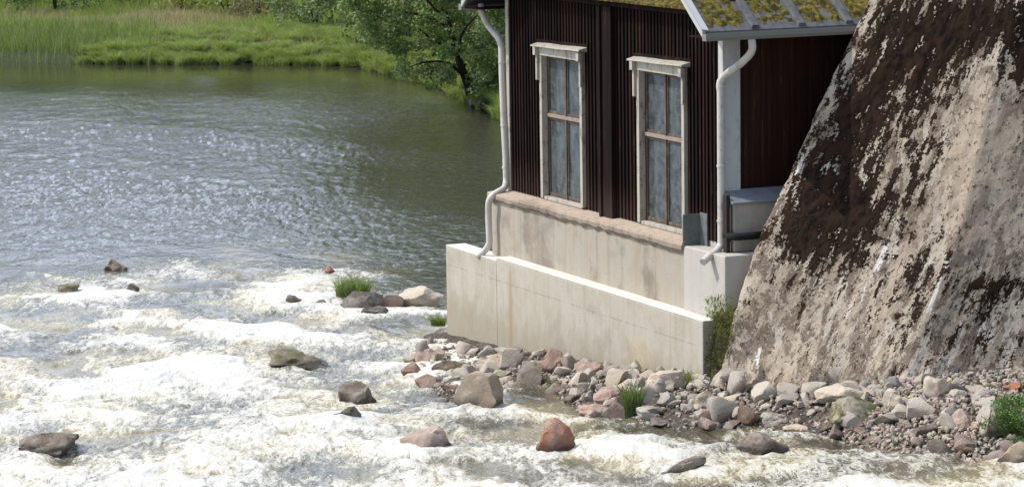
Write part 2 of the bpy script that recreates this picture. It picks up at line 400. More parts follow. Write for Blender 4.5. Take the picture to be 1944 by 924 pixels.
mWater = M_water(); mSiding = M_siding(); mGlass = M_glass(); mButt = M_buttress()
mLeaf = M_leaf('leaf'); mGrass = M_leaf('grass_blade', .45, .6); mMeadow = M_meadow(); mBed = M_bed(); mBank = M_bank(); mMoss = M_moss()
mTrim = M_paint('worn_cream_paint', (.42, .385, .33), (.17, .135, .11), .85)
mCorner = M_paint('corner_board_paint', (.48, .48, .47), (.34, .32, .29), .55)
mPipe = M_paint('pipe_paint', (.54, .51, .475), (.27, .225, .18), .6, .5)
mSash = M_paint('weathered_sash', (.09, .065, .05), (.30, .25, .2), .5)
mTrans = M_paint('peeling_transom', (.30, .24, .20), (.10, .075, .06), .8, sc=3)
mPost = M_simple('dark_post', (.03, .022, .018), .8)
mMetalW = M_paint('white_flashing', (.46, .455, .44), (.3, .29, .27), .4, .4)
mGutter = M_paint('zinc_gutter', (.19, .185, .17), (.20, .18, .15), .6, .45)
mTin = M_simple('grey_roof_sheet', (.115, .115, .12), .7, 0, .7, 6)
mPanel = M_simple('grey_green_sheet', (.15, .17, .165), .6, 0, .4, 8)
mBlack = M_simple('black_rubber', (.006, .006, .007), .8, 0, .2)
mBoxL = M_simple('box_lid_grey', (.19, .21, .235), .45, 0, .3, 8)
mBoxB = M_simple('box_beige', (.36, .335, .29), .6, 0, .25, 4)
mTrunk = M_simple('dark_bark', (.035, .028, .022), .95, 0, .5, 9)
mFound = M_concrete('old_foundation', (.37, .34, .285), (.17, .14, .11), (.38, .315, .24), .35, amount=.7)
mCap = M_concrete('foundation_cap', (.42, .35, .28), (.16, .115, .085), (.45, .34, .26), .5, amount=.5)
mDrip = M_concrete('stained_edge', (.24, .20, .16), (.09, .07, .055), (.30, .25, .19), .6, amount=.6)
mPier = M_concrete('new_concrete', (.45, .42, .37), (.34, .31, .27), (.46, .43, .38), .4, amount=.25)
uR = float(np.dot(at_z(915, 500, ZL), U))
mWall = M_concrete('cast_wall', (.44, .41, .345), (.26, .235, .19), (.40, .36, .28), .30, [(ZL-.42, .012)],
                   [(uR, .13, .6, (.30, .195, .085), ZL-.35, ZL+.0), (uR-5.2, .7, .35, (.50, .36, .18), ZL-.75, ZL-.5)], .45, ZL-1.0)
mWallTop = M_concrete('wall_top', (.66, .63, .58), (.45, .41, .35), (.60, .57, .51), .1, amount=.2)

# ---------------------------------------------------------------- terrain beyond and below the river
BK = np.array([at_z(a, b, -1.15)[:2] for a, b in [(-1500,105),(-600,108),(0,110),(150,116),(400,117),(640,119),(700,125),(760,141),(830,160),(900,192),(1000,240),(1150,330)]])
def bank_y(x): return np.interp(x, BK[:, 0], BK[:, 1], left=BK[0, 1]+4, right=BK[-1, 1])
def zland(x, y):
    d = y-bank_y(x)
    z = -2.2+1.35*sstep(-3, .4, d)+np.clip(d, 0, 400)*.017+.35*sstep(.2, 3.5, d)
    z = z+.25*fbm(x*.12, y*.12, 3, 5)*sstep(1, 6, d)
    z = z+np.clip(d-42, 0, 500)*.10
    return z
ys = np.concatenate([np.linspace(-60, 60, 30), np.linspace(62, 175, 150), np.geomspace(180, 2500, 40)])
xs = np.concatenate([-np.geomspace(2500, 62, 25), np.linspace(-60, 60, 160), np.geomspace(62, 2500, 25)])
X, Y = np.meshgrid(xs, ys); Z = zland(X, Y)
Z = np.where(Y < 60, -2.6, Z); Z = Z+np.clip(np.abs(X)-60, 0, 100)*.05
t_ = mesh_np('ground', np.c_[X.ravel(), Y.ravel(), Z.ravel()], grid_faces(*X.shape), mMeadow, smooth=True); t_['kind'] = 'structure'

# ---------------------------------------------------------------- river surface
nr, nc = 860, 980
pys = np.concatenate([np.linspace(1500, 960, 40), np.linspace(958, 100, nr-80), np.linspace(99, 40, 40)])
hz = CY-FPX*math.tan(PITCH)
yrow = 9.9*FPX/(pys-hz)
sc_ = np.concatenate([np.linspace(-.75, -.21, 50)[:-1], np.linspace(-.21, .21, nc-98), np.linspace(.21, .75, 50)[1:]])
Yg = np.repeat(yrow[:, None], len(sc_), 1); Xg = yrow[:, None]*sc_[None, :]
z0 = zwater(Xg, Yg)
pp = np.stack([Xg, Yg, z0], -1)-CAM
w_ = pp@FWD; PXg = CX+FPX*(pp@RT)/w_; PYg = CY-FPX*(pp@UP)/w_
# rapids edge and foam density as a map of the river (given along lines of sight, stored by place)
edge = np.interp(PXg, [-800, 0, 120, 300, 450, 560, 700, 800, 900, 3000], [525, 510, 504, 488, 466, 462, 486, 540, 570, 560])
edge = edge+22*fbm(Xg*.35, Yg*.25, 4, 40)
rap = sstep(-34, 60, PYg-edge); relief = sstep(-20, 130, PYg-edge)*.8+.12*rap
wx = Xg+.5*fbm(Xg*.6, Yg*.6, 3, 21); wy = Yg+.7*fbm(Xg*.6+9, Yg*.6, 3, 22)
big = fbm(wx*.42+.15*wy, wy*.30, 4, 2); mid = ridged(wx*1.05, wy*.8, 4, 30); sm = ridged(wx*3.1, wy*2.6, 3, 31); fi = fbm(Xg*9, Yg*8, 3, 32)
def G(cx, cy, rx, ry, v): return v*np.exp(-((PXg-cx)/rx)**2-((PYg-cy)/ry)**2)
dens = .50+0*Xg
for g in [(730,540,140,28,-.38),(800,620,60,30,-.30),(150,590,190,24,-.28),(420,580,120,22,-.15),(640,480,160,24,-.40),(1060,745,110,34,-.75),(700,640,130,40,.12),(300,680,320,50,.0),(450,720,250,35,.15),
          (780,800,170,22,-.36),(600,755,80,16,-.30),(250,830,300,60,.10),(1180,850,190,30,.12),(1500,850,120,14,.2),(1650,858,160,16,.22),(1550,905,320,22,-.22),(1800,905,100,12,-.2),(1350,815,110,7,-.3),
          (620,905,260,18,-.05),(950,690,90,26,-.2),(1700,840,240,7,-.45),(300,560,420,50,-.14),(1400,812,260,7,-.5),(400,505,260,8,.15),(1000,640,100,30,-.3),(560,600,160,30,.12),(1350,780,200,18,-.4),(930,860,150,25,.15)]:
    dens += G(*g)
WR = [(920,781,96),(678,767,72),(660,811,84),(815,856,100),(1048,859,80),(1300,901,104),(1438,858,86),(84,858,94),(249,557,27),(700,592,90),(805,584,88)]
swell = 0*Xg
for a_, b_, c_ in WR: dens += G(a_-c_*.1, b_+3, c_*.75, c_*.13, .45)+G(a_+c_*.3, b_+c_*.22, c_*.8, c_*.12, -.35); swell += G(a_-c_*.5, b_-2, c_*.8, c_*.16, .09)
swell += G(300,700,190,16,.06)+G(150,780,160,14,.12)+G(480,820,190,14,.12)+G(350,880,160,12,.12)+G(740,900,170,12,.12)+G(1200,845,120,14,.14)+G(555,690,70,12,.14)+G(1700,885,180,12,.12)
hgt = relief*swell*.6+relief*(.20*big+.085*(mid-.35)+.022*(sm-.35)+.006*fi)*(.6+.5*np.clip(dens, 0, 1))
# pool ripples, dying out in the lee of the far bank
pa = (1-rap)*(.10+.9*sstep(120, 260, PYg))*(.6+.8*np.clip(fbm(Xg*.11+.1*Yg, Yg*.055, 3, 91)+.35, 0, 1))
calm = 1-.45*sstep(640, 900, PXg)*(1-sstep(330, 520, PYg))
pool = 1.25*(.028*fbm(wx*1.1, wy*.8, 3, 50)+.020*ridged(wx*2.2, wy*1.5, 3, 51)+.012*fbm(Xg*5, Yg*4, 2, 52))
hgt += pa*calm*pool*1.0
foam = dens*rap+(.5*(mid-.30)+1.5*big+.12*(sm-.35))*rap*.66
foam = foam-(1-rap)*.8
foam += (1-rap)*(G(280,428,150,8,.85)+G(430,412,170,7,.5)+G(560,470,140,8,.62)+G(120,450,160,9,.4)+G(780,500,60,12,.35))*sstep(-.3, .5, fbm(wx*.7, wy*.5, 3, 77)+.15)
chop = np.where(rap > .5, .5, .06+.75*sstep(118, 250, PYg)*(.55+.9*np.clip(fbm(Xg*.11+.1*Yg, Yg*.055, 3, 91)+.35, 0, 1)))
tone = np.clip(.48+1.5*fbm(wx*.5, wy*.4, 4, 60), .2, 1)*rap+.12*(1-rap)
Zg = z0+hgt
wat = mesh_np('water', np.c_[Xg.ravel(), Yg.ravel(), Zg.ravel()], grid_faces(*Xg.shape), mWater, smooth=True,
              attrs={'foam': foam.ravel(), 'tone': tone.ravel(), 'chop': chop.ravel()}); wat['kind'] = 'structure'

# ---------------------------------------------------------------- building
hb = empty('powerhouse', L(0, 0, ZB), 'dark brown boarded riverside building with mossy roof on a concrete foundation', 'building')
ZE = 5.5                                                    # eaves
ZF = fac(1240, 9)[1]                                        # foot of the gable pent strip
WL = 7.0                                                    # length of the side wall
uc, zr = UA/2, None
GU = sid(1335, 66, -.55)                                    # gutter corner on the plane of the eave edge
n_ov = GU[0]; ZE = GU[1]
print('eave n', n_ov, 'z', ZE, 'ZF', ZF)
PT = math.tan(R(38)); RZ = lambda u: ZE+.04+PT*(u+.55) if u <= uc else ZE+.04+PT*(2*uc+.55-u)
def battens(mb, a0, a1, zlo, zhi, fr, step=.15, skip=()):
    k = a0+.03; jr = random.Random(3)
    while k < a1-.03:
        segs = [(zlo, zhi(k) if callable(zhi) else zhi)]
        for s0, s1, b0, b1 in skip:
            if s0-.03 < k < s1+.03: segs = [q for z_ in segs for q in ((z_[0], b0), (b1, z_[1])) if q[1] > q[0]]
        for c0, c1 in segs: fr(mb, k, c0, c1)
        k += step*jr.choice([.93, 1, 1, 1.06])
# windows (outer casing corners on the facade)
def wrect(x0, y0, x1, y1):
    a = fac(x0, y0, .05); b = fac(x1, y1, .05); return a, b
w1 = dict(u1=fac(1027, 240, .05)[0], u0=fac(1107, 240, .05)[0], z0=ZB+.02, z1=fac(1062, 92, .05)[1])
w2 = dict(u1=fac(1211, 280, .05)[0], u0=fac(1301, 280, .05)[0], z0=ZB+.02, z1=fac(1250, 122, .05)[1])
zt = (w1['z1']+w2['z1'])/2; w1['z1'] = w2['z1'] = zt
print('windows', w1, w2)
mb = MB()
for a_, b_ in ((0, w2['u0']+.02), (w2['u1']-.02, w1['u0']+.02), (w1['u1']-.02, UA)): mb.box(L, a_, b_, -.12, 0, ZB, ZF)
for w in (w1, w2): mb.box(L, w['u0']+.02, w['u1']-.02, -.12, 0, w['z1']-.02, ZF)
battens(mb, 0, UA, ZB+.002, ZF-.002, lambda m_, k, a, b: m_.box(L, k-.022, k+.022, 0.0, .028, a, b), .125,
        [(w['u0'], w['u1'], w['z0'], w['z1']) for w in (w1, w2)])
mb.build('facade_wall', mSiding, hb)
mb = MB()
mb.box(L, .003, .12, -WL, -.125, ZB-.25, ZE+.5)
battens(mb, .15, WL, ZB-.25, ZE+.45, lambda m_, k, a, b: m_.box(L, -.007, .0, -k-.045, -k+.045, a, b), .11)
mb.build('side_wall', M_siding('red_brown_boards', (.014, .006, .0045), (.045, .019, .013)), hb)
mb = MB(); mb.box(L, UA-.12, UA-.003, -WL, -.125, ZB, ZE+.6); mb.build('far_side_wall', mSiding, hb)
mb = MB(); mb.box(L, .125, UA-.125, -WL, -WL+.12, ZB, ZE+.5); mb.build('back_wall', mSiding, hb)
# gable over the pent strip
mb = MB(); g = [(0.003, ZF+.004), (UA-.003, ZF+.004), (UA-.003, RZ(UA)-.12), (uc, RZ(uc)-.12), (.003, RZ(0)-.12)]
mb.add([L(a, -.02, b) for a, b in g]+[L(a, -.12, b) for a, b in g], [(0,1,2,3,4), (9,8,7,6,5)]+[(i, (i+1)%5, 5+(i+1)%5, 5+i) for i in range(5)])
mb.build('gable', mSiding, hb)
mb = MB(); mb.box(L, -.02, UA+.02, .002, .09, ZF-.10, ZF); mb.build('frieze_board', mSiding, hb, bevel=.008)
mb = MB(); mb.hexa([L(.0,.0,ZF+.005),L(UA,.0,ZF+.005),L(UA,.26,ZF+.005),L(0,.26,ZF+.005),L(0,-.02,ZF+.22),L(UA,-.02,ZF+.22),L(UA,.27,ZF+.05),L(0,.27,ZF+.05)])
mb.build('pent_strip', mMoss, hb)
# middle pilaster with its raised edge
up = [fac(x, 200, .06)[0] for x in (1146, 1166)]
mb = MB(); mb.box(L, up[1], up[0], .03, .12, ZB-.12, ZF-.102); mb.box(L, up[0]-.05, up[0]+.03, .10, .16, ZB-.12, ZF-.102); mb.build('pilaster', mSiding, hb, bevel=.006)
# corner boards
mb = MB(); mb.box(L, -.03, .10, .0305, .055, ZB-.02, ZF-.105); mb.box(L, -.055, -.024, -.27, .055, ZB-.02, ZE+.2); mb.build('corner_board', mCorner, hb, bevel=.004)
mb = MB(); mb.box(L, UA-.10, UA+.03, .0305, .055, ZB-.02, ZF-.105); mb.build('corner_board', mTrim, hb, bevel=.004)
# foundation, cap, pier
uP = fac(1299, 520, .33)[0]
rng = random.Random(5)
mb = MB(); mb.box(L, uP, UA+.25, -2.5, .30, -2.2, ZB-.16); fo = mb.build('foundation', mFound, hb, bevel=.015)
mb = MB()
kk = np.linspace(uP+.01, UA+.30, 42); jag = [rng.uniform(-.012, .012) for _ in kk]; jz = [rng.uniform(-.012, .012) for _ in kk]
vs = []
for k, j, z in zip(kk, jag, jz): vs += [L(k, -.1, ZB-.005), L(k, .36+j, ZB-.055), L(k, .365+j, ZB-.145+z), L(k, .305, ZB-.17+z), L(k, -.1, ZB-.17)]
fs = [(i*5+a, i*5+(a+1)%5, (i+1)*5+(a+1)%5, (i+1)*5+a) for i in range(len(kk)-1) for a in range(5)]
fs += [tuple(range(5)), tuple((len(kk)-1)*5+a for a in range(5))]
mb.add(vs, fs); mb.build('foundation_cap', mCap, hb)
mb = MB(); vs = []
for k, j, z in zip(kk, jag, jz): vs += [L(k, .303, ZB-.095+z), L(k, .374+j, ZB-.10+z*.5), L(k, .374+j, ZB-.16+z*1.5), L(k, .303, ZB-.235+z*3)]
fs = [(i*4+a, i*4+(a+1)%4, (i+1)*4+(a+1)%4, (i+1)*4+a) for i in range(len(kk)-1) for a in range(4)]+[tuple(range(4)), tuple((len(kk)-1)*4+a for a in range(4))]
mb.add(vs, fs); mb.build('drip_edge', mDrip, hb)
mb = MB(); mb.box(L, -.62, uP-.004, -.9, .345, -1.4, ZB-.10); mb.build('pier', mPier, hb, bevel=.02)
mb = MB(); mb.box(L, -.30, uP-.004, -.6, .0, ZB-.098, ZB-.004); mb.build('pier_plinth', mPier, hb, bevel=.01)
mb = MB(); mb.box(L, -.45, .6, -WL, -.905, -1.4, ZB-.26); mb.build('side_foundation', mFound, hb, bevel=.02)
# small sheet standing on the cap by the right window
ps = fac(1297, 438, .37)
mb = MB(); us = ps[0]+.02; mb.box(L, us-.015, us, .03, .37, ZB-.13, ZB+.42); mb.build('flashing_sheet', mPanel, hb)
mb = MB(); mb.box(L, us-.26, us-.017, .03, .055, ZB-.10, ZB+.44); mb.build('flashing_sheet', mPanel, hb)
# windows
def make_window(w, leaf_l):
    u0, u1, z0, z1 = w['u0'], w['u1'], w['z0'], w['z1']
    cw = .095
    mb = MB()
    mb.box(L, u1-cw, u1, -.05, .075, z0, z1-.16); mb.box(L, u0, u0+cw, -.05, .075, z0, z1-.16)
    mb.box(L, u0+.002, u1-.002, -.05, .09, z1-.16, z1)
    mb.box(L, u0+cw+.002, u1-cw-.002, -.10, .05, z0-.03, z0+.035)
    wi = mb.build('window', mTrim, hb, bevel=.006)
    mb = MB()
    rr = random.Random(int(u0*100)); n = 9
    us_ = np.linspace(u0-.16, u1+.16, n); vs = []
    for i, k in enumerate(us_):
        j = .004*math.sin(i*1.3)-.03*(i/(n-1))
        vs += [L(k, .0, z1+.10+j), L(k, .20+j, z1+.055+j), L(k, .205+j, z1+.028+j), L(k, .0, z1+.006)]
    fs = [(i*4+a, i*4+(a+1)%4, (i+1)*4+(a+1)%4, (i+1)*4+a) for i in range(n-1) for a in range(4)]+[(0,1,2,3), tuple((n-1)*4+a for a in range(4))]
    mb.add(vs, fs); c = mb.build('head_cap', mTrim, wi)
    mb = MB(); mb.hexa([L(u0-.17, .0, z1+.0), L(u1+.17, .0, z1+.0), L(u1+.17, .034, z1+.0), L(u0-.17, .034, z1+.0), L(u0-.17, .0, z1+.15), L(u1+.17, .0, z1+.12), L(u1+.17, .034, z1+.12), L(u0-.17, .034, z1+.15)]); mb.build('back_board', mSiding, wi)
    for s_ in (0, 1):                                           # little hanging bracket boards
        mb = MB(); a = u0-.07 if s_ == 0 else u1-.03
        mb.box(L, a, a+.10, .091, .17, z1-.16, z1-.004); mb.box(L, a+.02, a+.08, .078, .125, z1-.62, z1-.162)
        mb.build('bracket', mTrim, wi, bevel=.006)
    iu0, iu1, iz0, iz1 = u0+cw+.003, u1-cw-.003, z0+.05, z1-.163
    um = (iu0+iu1)/2; zm = iz0+(iz1-iz0)*.575; f = .055
    for pu0, pu1 in ((iu0, um-.004), (um+.004, iu1)):
        for pz0, pz1 in ((iz0, zm-.03), (zm+.03, iz1)):
            mb = MB()
            mb.box(L, pu0, pu0+f, -.10, -.055, pz0, pz1); mb.box(L, pu1-f, pu1, -.10, -.055, pz0, pz1)
            mb.box(L, pu0+f, pu1-f, -.10, -.055, pz0, pz0+f); mb.box(L, pu0+f, pu1-f, -.10, -.055, pz1-f, pz1)
            sh = mb.build('sash', mSash, wi, bevel=.004)
            mb = MB(); mb.box(L, pu0+f-.004, pu1-f+.004, -.082, -.076, pz0+f-.004, pz1-f+.004)
            mb.build('pane', mGlass, wi)
    mb = MB(); mb.box(L, iu0, iu1, -.10, -.02, zm-.032, zm+.032); mb.build('transom', mTrans, wi, bevel=.006)
    mb = MB(); mb.box(L, um-.025, um+.025, -.054, -.03, iz0, zm-.034); mb.box(L, um-.025, um+.025, -.054, -.03, zm+.034, iz1); mb.build('mullion', mSash, wi)
make_window(w1, 0); make_window(w2, 1)
# roof
def rp_(u, n, up=0): return L(u, n, RZ(u)+up)
def roofplane(side):
    mb = MB(); e = -.55 if side == 0 else 2*uc+.55
    mb.hexa([rp_(e, n_ov, -.07), rp_(e, -WL-.3, -.07), rp_(uc, -WL-.3, -.07), rp_(uc, n_ov, -.07), rp_(e, n_ov), rp_(e, -WL-.3), rp_(uc, -WL-.3), rp_(uc, n_ov)])
    return mb.build('roof', mTin, hb)
ra = roofplane(0); rb = roofplane(1)
# raised cover strips running down the slope and moss between them
seams = [sid(x, 48, -.5)[0] for x in (1433, 1521, 1611)]
sp_ = seams[0]-seams[1]; seams += [seams[-1]-sp_*(i+1) for i in range(3)]
for sn in seams:
    mb = MB(); e = -.53
    mb.hexa([rp_(e, sn+.075, .002), rp_(e, sn-.075, .002), rp_(uc-.02, sn-.075, .002), rp_(uc-.02, sn+.075, .002), rp_(e, sn+.055, .055), rp_(e, sn-.055, .055), rp_(uc-.02, sn-.055, .055), rp_(uc-.02, sn+.055, .055)])
    mb.build('cover_strip', mTin, ra)
def moss_patch(na, nb, e0, e1, seed):
    nu, nn = 120, 26; uu = np.linspace(e0, e1, nu); vv = np.linspace(na, nb, nn)
    A, Bv = np.meshgrid(uu, vv, indexing='ij')
    d = np.minimum(np.minimum(Bv-na if nb > na else na-Bv, nb-Bv if nb > na else Bv-nb), A-e0)
    h = .05*fbm(A*5, Bv*5, 4, seed)+.03+.03*fbm(A*16, Bv*16, 2, seed+3)
    h = h*sstep(0, .10, d+.05*fbm(A*9, Bv*9, 2, seed+5))-.012
    P = np.stack([L(a, b, RZ(a)+hh) for a, b, hh in zip(A.ravel(), Bv.ravel(), h.ravel())])
    mesh_np('moss_patch', P, grid_faces(nu, nn)[:, ::-1], mMoss, ra, smooth=True)
bnd = [n_ov-.10]+seams
for i in range(len(bnd)-1): moss_patch(bnd[i]-.07*(i > 0), bnd[i+1]+.07, -.50+.03*(i % 2), 1.6, 100+i)
# verge boards, gutters
for s_ in (0, 1):
    mb = MB(); e = -.57 if s_ == 0 else 2*uc+.57
    q = lambda u, n, up: L(u, n, RZ(min(max(u, -.57), 2*uc+.57))+up)
    mb.hexa([q(e, n_ov+.03, -.07), q(e, n_ov-.03, -.07), q(uc, n_ov-.03, -.07), q(uc, n_ov+.03, -.07), q(e, n_ov+.03, .05), q(e, n_ov-.03, .05), q(uc, n_ov-.03, .05), q(uc, n_ov+.03, .05)])
    mb.hexa([q(e, n_ov+.03, .03), q(e, n_ov-.09, .03), q(uc, n_ov-.09, .03), q(uc, n_ov+.03, .03), q(e, n_ov+.03, .06), q(e, n_ov-.09, .045), q(uc, n_ov-.09, .045), q(uc, n_ov+.03, .06)])
    mb.build('verge_board', mMetalW, ra if s_ == 0 else rb)
def gutter(u_, sgn):
    mb = MB(); pr = [(.0, .02), (.0, -.05), (-.03*sgn, -.09), (-.09*sgn, -.09), (-.12*sgn, -.05), (-.12*sgn, .012), (-.135*sgn, .012), (-.135*sgn, -.055), (-.10*sgn, -.105), (-.02*sgn, -.105), (.012*sgn, -.06), (.012*sgn, .02)]
    a = [L(u_+x, n_ov+.02, ZE+z) for x, z in pr]; b = [L(u_+x, -WL, ZE+z) for x, z in pr]; k = len(pr)
    mb.add(a+b, [(i, (i+1) % k, k+(i+1) % k, k+i) for i in range(k)])
    mb.hexa([L(u_, n_ov+.03, ZE-.10), L(u_-.13*sgn, n_ov+.03, ZE-.10), L(u_-.13*sgn, n_ov+.018, ZE-.10), L(u_, n_ov+.018, ZE-.10), L(u_, n_ov+.03, ZE+.012), L(u_-.13*sgn, n_ov+.03, ZE+.012), L(u_-.13*sgn, n_ov+.018, ZE+.012), L(u_, n_ov+.018, ZE+.012)])
    return mb.build('gutter', mGutter, hb)
gutter(-.57, 1); gutter(2*uc+.57, -1)
mb = MB(); mb.box(L, -.54, -.03, n_ov-.03, -WL, ZE-.07, ZE-.045); mb.build('soffit', mSiding, hb)
mb = MB(); mb.box(L, UA+.03, 2*uc+.54, n_ov-.03, -WL, ZE-.07, ZE-.045); mb.build('soffit', mSiding, hb)
# downpipes
def P_f(px, py, n=.12):
    a = fac(px, py, n); return L(a[0], n, a[1])
c1 = curve([P_f(1430, 74, -.42) if False else L(-.60, sid(1427, 80, -.60)[0], ZE-.09), L(-.60, sid(1427, 95, -.6)[0], ZE-.30), L(-.38, sid(1408, 118, -.38)[0], ZE-.50), L(-.10, .10, sid(1379, 150, -.1)[1]), L(-.08, .11, sid(1378, 180, -.08)[1])], 6)
lo = [L(-.08, .11, z) for z in np.linspace(c1[-1][2]-.3, ZB+.1, 5)]
c2 = curve([lo[-1], L(-.08, .12, ZB+.0), L(-.12, .22, ZB-.08), L(-.20, .42, ZB-.16), L(-.28, .56, ZB-.22)], 5)
mb = MB(); mb.tube(list(c1)+lo[:-1]+list(c2), .062, 14); dp = mb.build('downpipe', mPipe, hb, smooth=True)
for z in (ZB+2.6, ZB+1.3, ZB+.4):
    mb = MB(); mb.tube([L(-.08, .11, z-.02), L(-.08, .11, z+.02)], .072, 14); mb.box(L, -.10, -.06, .0, .06, z-.015, z+.015); mb.build('pipe_bracket', mPipe, dp)
uL = UA+.10
def pf(px, py, n): a = fac(px, py, n); return L(a[0], n, a[1])
pts = [pf(913, 8, .35), pf(915, 24, .35), pf(928, 50, .22), pf(946, 72, .12), pf(952, 90, .1)]
c1 = curve(pts, 6); st = [pf(x, y, .1) for x, y in ((953, 140), (956, 220), (960, 300), (961, 335))]
c2 = curve([pf(961, 345, .1), pf(957, 357, .16), pf(940, 368, .36), pf(929, 380, .46), pf(927, 400, .46)], 5)
s3 = [pf(928, 430, .46), pf(929, 452, .46)]; c4 = curve([pf(929, 462, .46), pf(922, 474, .5), pf(907, 487, .6)], 5)
mb = MB(); mb.tube(list(c1)+st+list(c2)+s3+list(c4), .062, 14); dp = mb.build('downpipe', mPipe, hb, smooth=True)
for y in (120, 240, 320):
    x = 952+9*(y-90)/250; a = pf(x, y, .1); b = a+np.array([0, 0, .04]); mb = MB(); mb.tube([a, b], .072, 14); mb.build('pipe_bracket', mPipe, dp)
# box on the side wall with its hose
nb0, zb1 = sid(1390, 365, -.35); nb1, _ = sid(1640, 362, -.35); _, zb0 = sid(1400, 478, -.35)
bx = empty('utility_box', L(-.2, nb0, zb0), 'beige metal box with blue-grey lid mounted low on the dark side wall', 'box')
mb = MB(); mb.box(L, -.36, -.025, nb1, nb0-.03, zb0, zb1-.20); mb.build('body', mBoxB, bx, bevel=.012)
mb = MB(); mb.hexa([L(-.40,nb0+.02,zb1-.20), L(-.024,nb0+.02,zb1-.20), L(-.024,nb1,zb1-.20), L(-.40,nb1,zb1-.20), L(-.40,nb0+.02,zb1-.17), L(-.024,nb0+.02,zb1+.0), L(-.024,nb1,zb1+.0), L(-.40,nb1,zb1-.17)]); mb.build('lid', mBoxL, bx, bevel=.008)
mb = MB(); mb.tube([L(-.20, .10, zb0+.27), L(-.45, .08, zb0+.27), L(-.50, .02, zb0+.27), L(-.50, -.4, zb0+.27), L(-.50, nb1, zb0+.27)], .062, 12)
h_ = mb.build('hose', mBlack, None, smooth=True, origin=L(-.5, 0, zb0+.27)); tag(h_, 'black hose passing in front of the beige box at the building corner', 'hose')
mb = MB(); mb.box(L, -.32, -.2, nb0+.02, nb0+.09, zb0-.05, zb1-.05); q_ = mb.build('cable_post', mPost, None, bevel=.01, origin=L(-.26, nb0+.05, zb0)); tag(q_, 'narrow dark brown post between the right downpipe and the beige box', 'post')

# ---------------------------------------------------------------- low outer concrete wall
T1 = at_z(846, 465, ZL-.07); T2 = at_z(1334, 609, ZL); TM = at_z(928, 489, ZL-.0)
d_ = (T2-T1); d_[2] = 0; ln = np.linalg.norm(d_); d_ /= ln; nrm = np.array([-d_[1], d_[0], 0.]); 
if nrm[1] < 0: nrm = -nrm       # away from the camera
def W(a, b, z): return np.array([T1[0], T1[1], 0])+d_*a+nrm*b+np.array([0, 0, z])
am = float((TM-T1)@d_)
cw_ = empty('concrete_wall', W(ln/2, .3, -1.3), 'pale cast concrete wall with a rust streak standing low around the building foot', 'wall')
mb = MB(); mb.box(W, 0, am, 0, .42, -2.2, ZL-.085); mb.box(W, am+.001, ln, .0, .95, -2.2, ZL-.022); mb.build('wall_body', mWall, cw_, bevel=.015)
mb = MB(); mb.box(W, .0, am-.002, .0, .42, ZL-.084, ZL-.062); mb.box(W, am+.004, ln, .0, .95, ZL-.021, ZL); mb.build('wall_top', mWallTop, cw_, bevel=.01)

# ---------------------------------------------------------------- sloping buttress of the dam
Epx = ([-420, 0, 190, 300, 370, 450, 560, 640, 720, 800], [1830, 1652, 1561, 1512, 1480, 1442, 1404, 1385, 1368, 1362])
rows = np.linspace(-420, 800, 330); nA, nBc, nS = 150, 70, 12
ex = np.interp(rows, *Epx)+5*fbm(rows*.017, rows*0, 3, 7)
de = np.interp(rows, [-420, 0, 720, 800], [48.4, 47.3, 45.9, 45.8])
cxp = np.interp(rows, [-420, 0, 174, 454, 659, 745, 800], [2010, 1935, 1885, 1817, 1733, 1700, 1685]); dc = np.interp(rows, [-420, 0, 740, 800], [48.2, 46.4, 44.35, 44.2])
rxp = cxp+520; dr = dc+.55
V = []; UVs = []; PXL = []; PYL = []
for i, py in enumerate(rows):
    back = [at_d(ex[i], py, de[i])+np.array([.907, .45, 0])*s for s in np.linspace(5, .25, nS)]
    face = [at_d(ex[i]+(cxp[i]-ex[i])*s, py, de[i]+(dc[i]-de[i])*s**.9) for s in np.linspace(0, 1, nA)]
    f2 = [at_d(cxp[i]+(rxp[i]-cxp[i])*s, py, dc[i]+(dr[i]-dc[i])*s) for s in np.linspace(0, 1, nBc+1)[1:]]
    V += back+face+f2
    pl = [ex[i]-30]*nS+list(ex[i]+(cxp[i]-ex[i])*np.linspace(0, 1, nA))+list(cxp[i]+(rxp[i]-cxp[i])*np.linspace(0, 1, nBc+1)[1:])
    PXL += pl; PYL += [py]*len(pl)
    s_m = list(-np.linspace(5, .25, nS))+list(np.linspace(0, 3.0, nA))+list(3.0+np.linspace(0, 4.2, nBc+1)[1:])
    UVs += [(a, -py/118) for a in s_m]
V = np.array(V); UVs = np.array(UVs); PXL = np.array(PXL); PYL = np.array(PYL)
ncol = nS+nA+nBc
n_off = .04*fbm(UVs[:, 0]*.9, UVs[:, 1]*.5, 4, 70)+.008*ridged(UVs[:, 0]*2.2, UVs[:, 1]*1.0, 4, 71)+.008*fbm(UVs[:, 0]*8, UVs[:, 1]*6, 3, 72)
bulge = .35*np.exp(-((PYL-740)/50)**2)*np.clip(fbm(UVs[:, 0]*1.1, UVs[:, 1]*0+3, 3, 75)+.3, 0, 1)
fw = np.array([-.15, -.85, .5]); V = V+(n_off+bulge)[:, None]*fw[None, :]
def GB(lst):
    s = 0
    for cx, cy, rx, ry, v, sk_ in lst:      # sk_: lean, px right per px up
        dx = PXL-cx+(PYL-cy)*sk_; dy = PYL-cy; s = s+v*np.exp(-(dx/rx)**2-(dy/ry)**2)
    return s
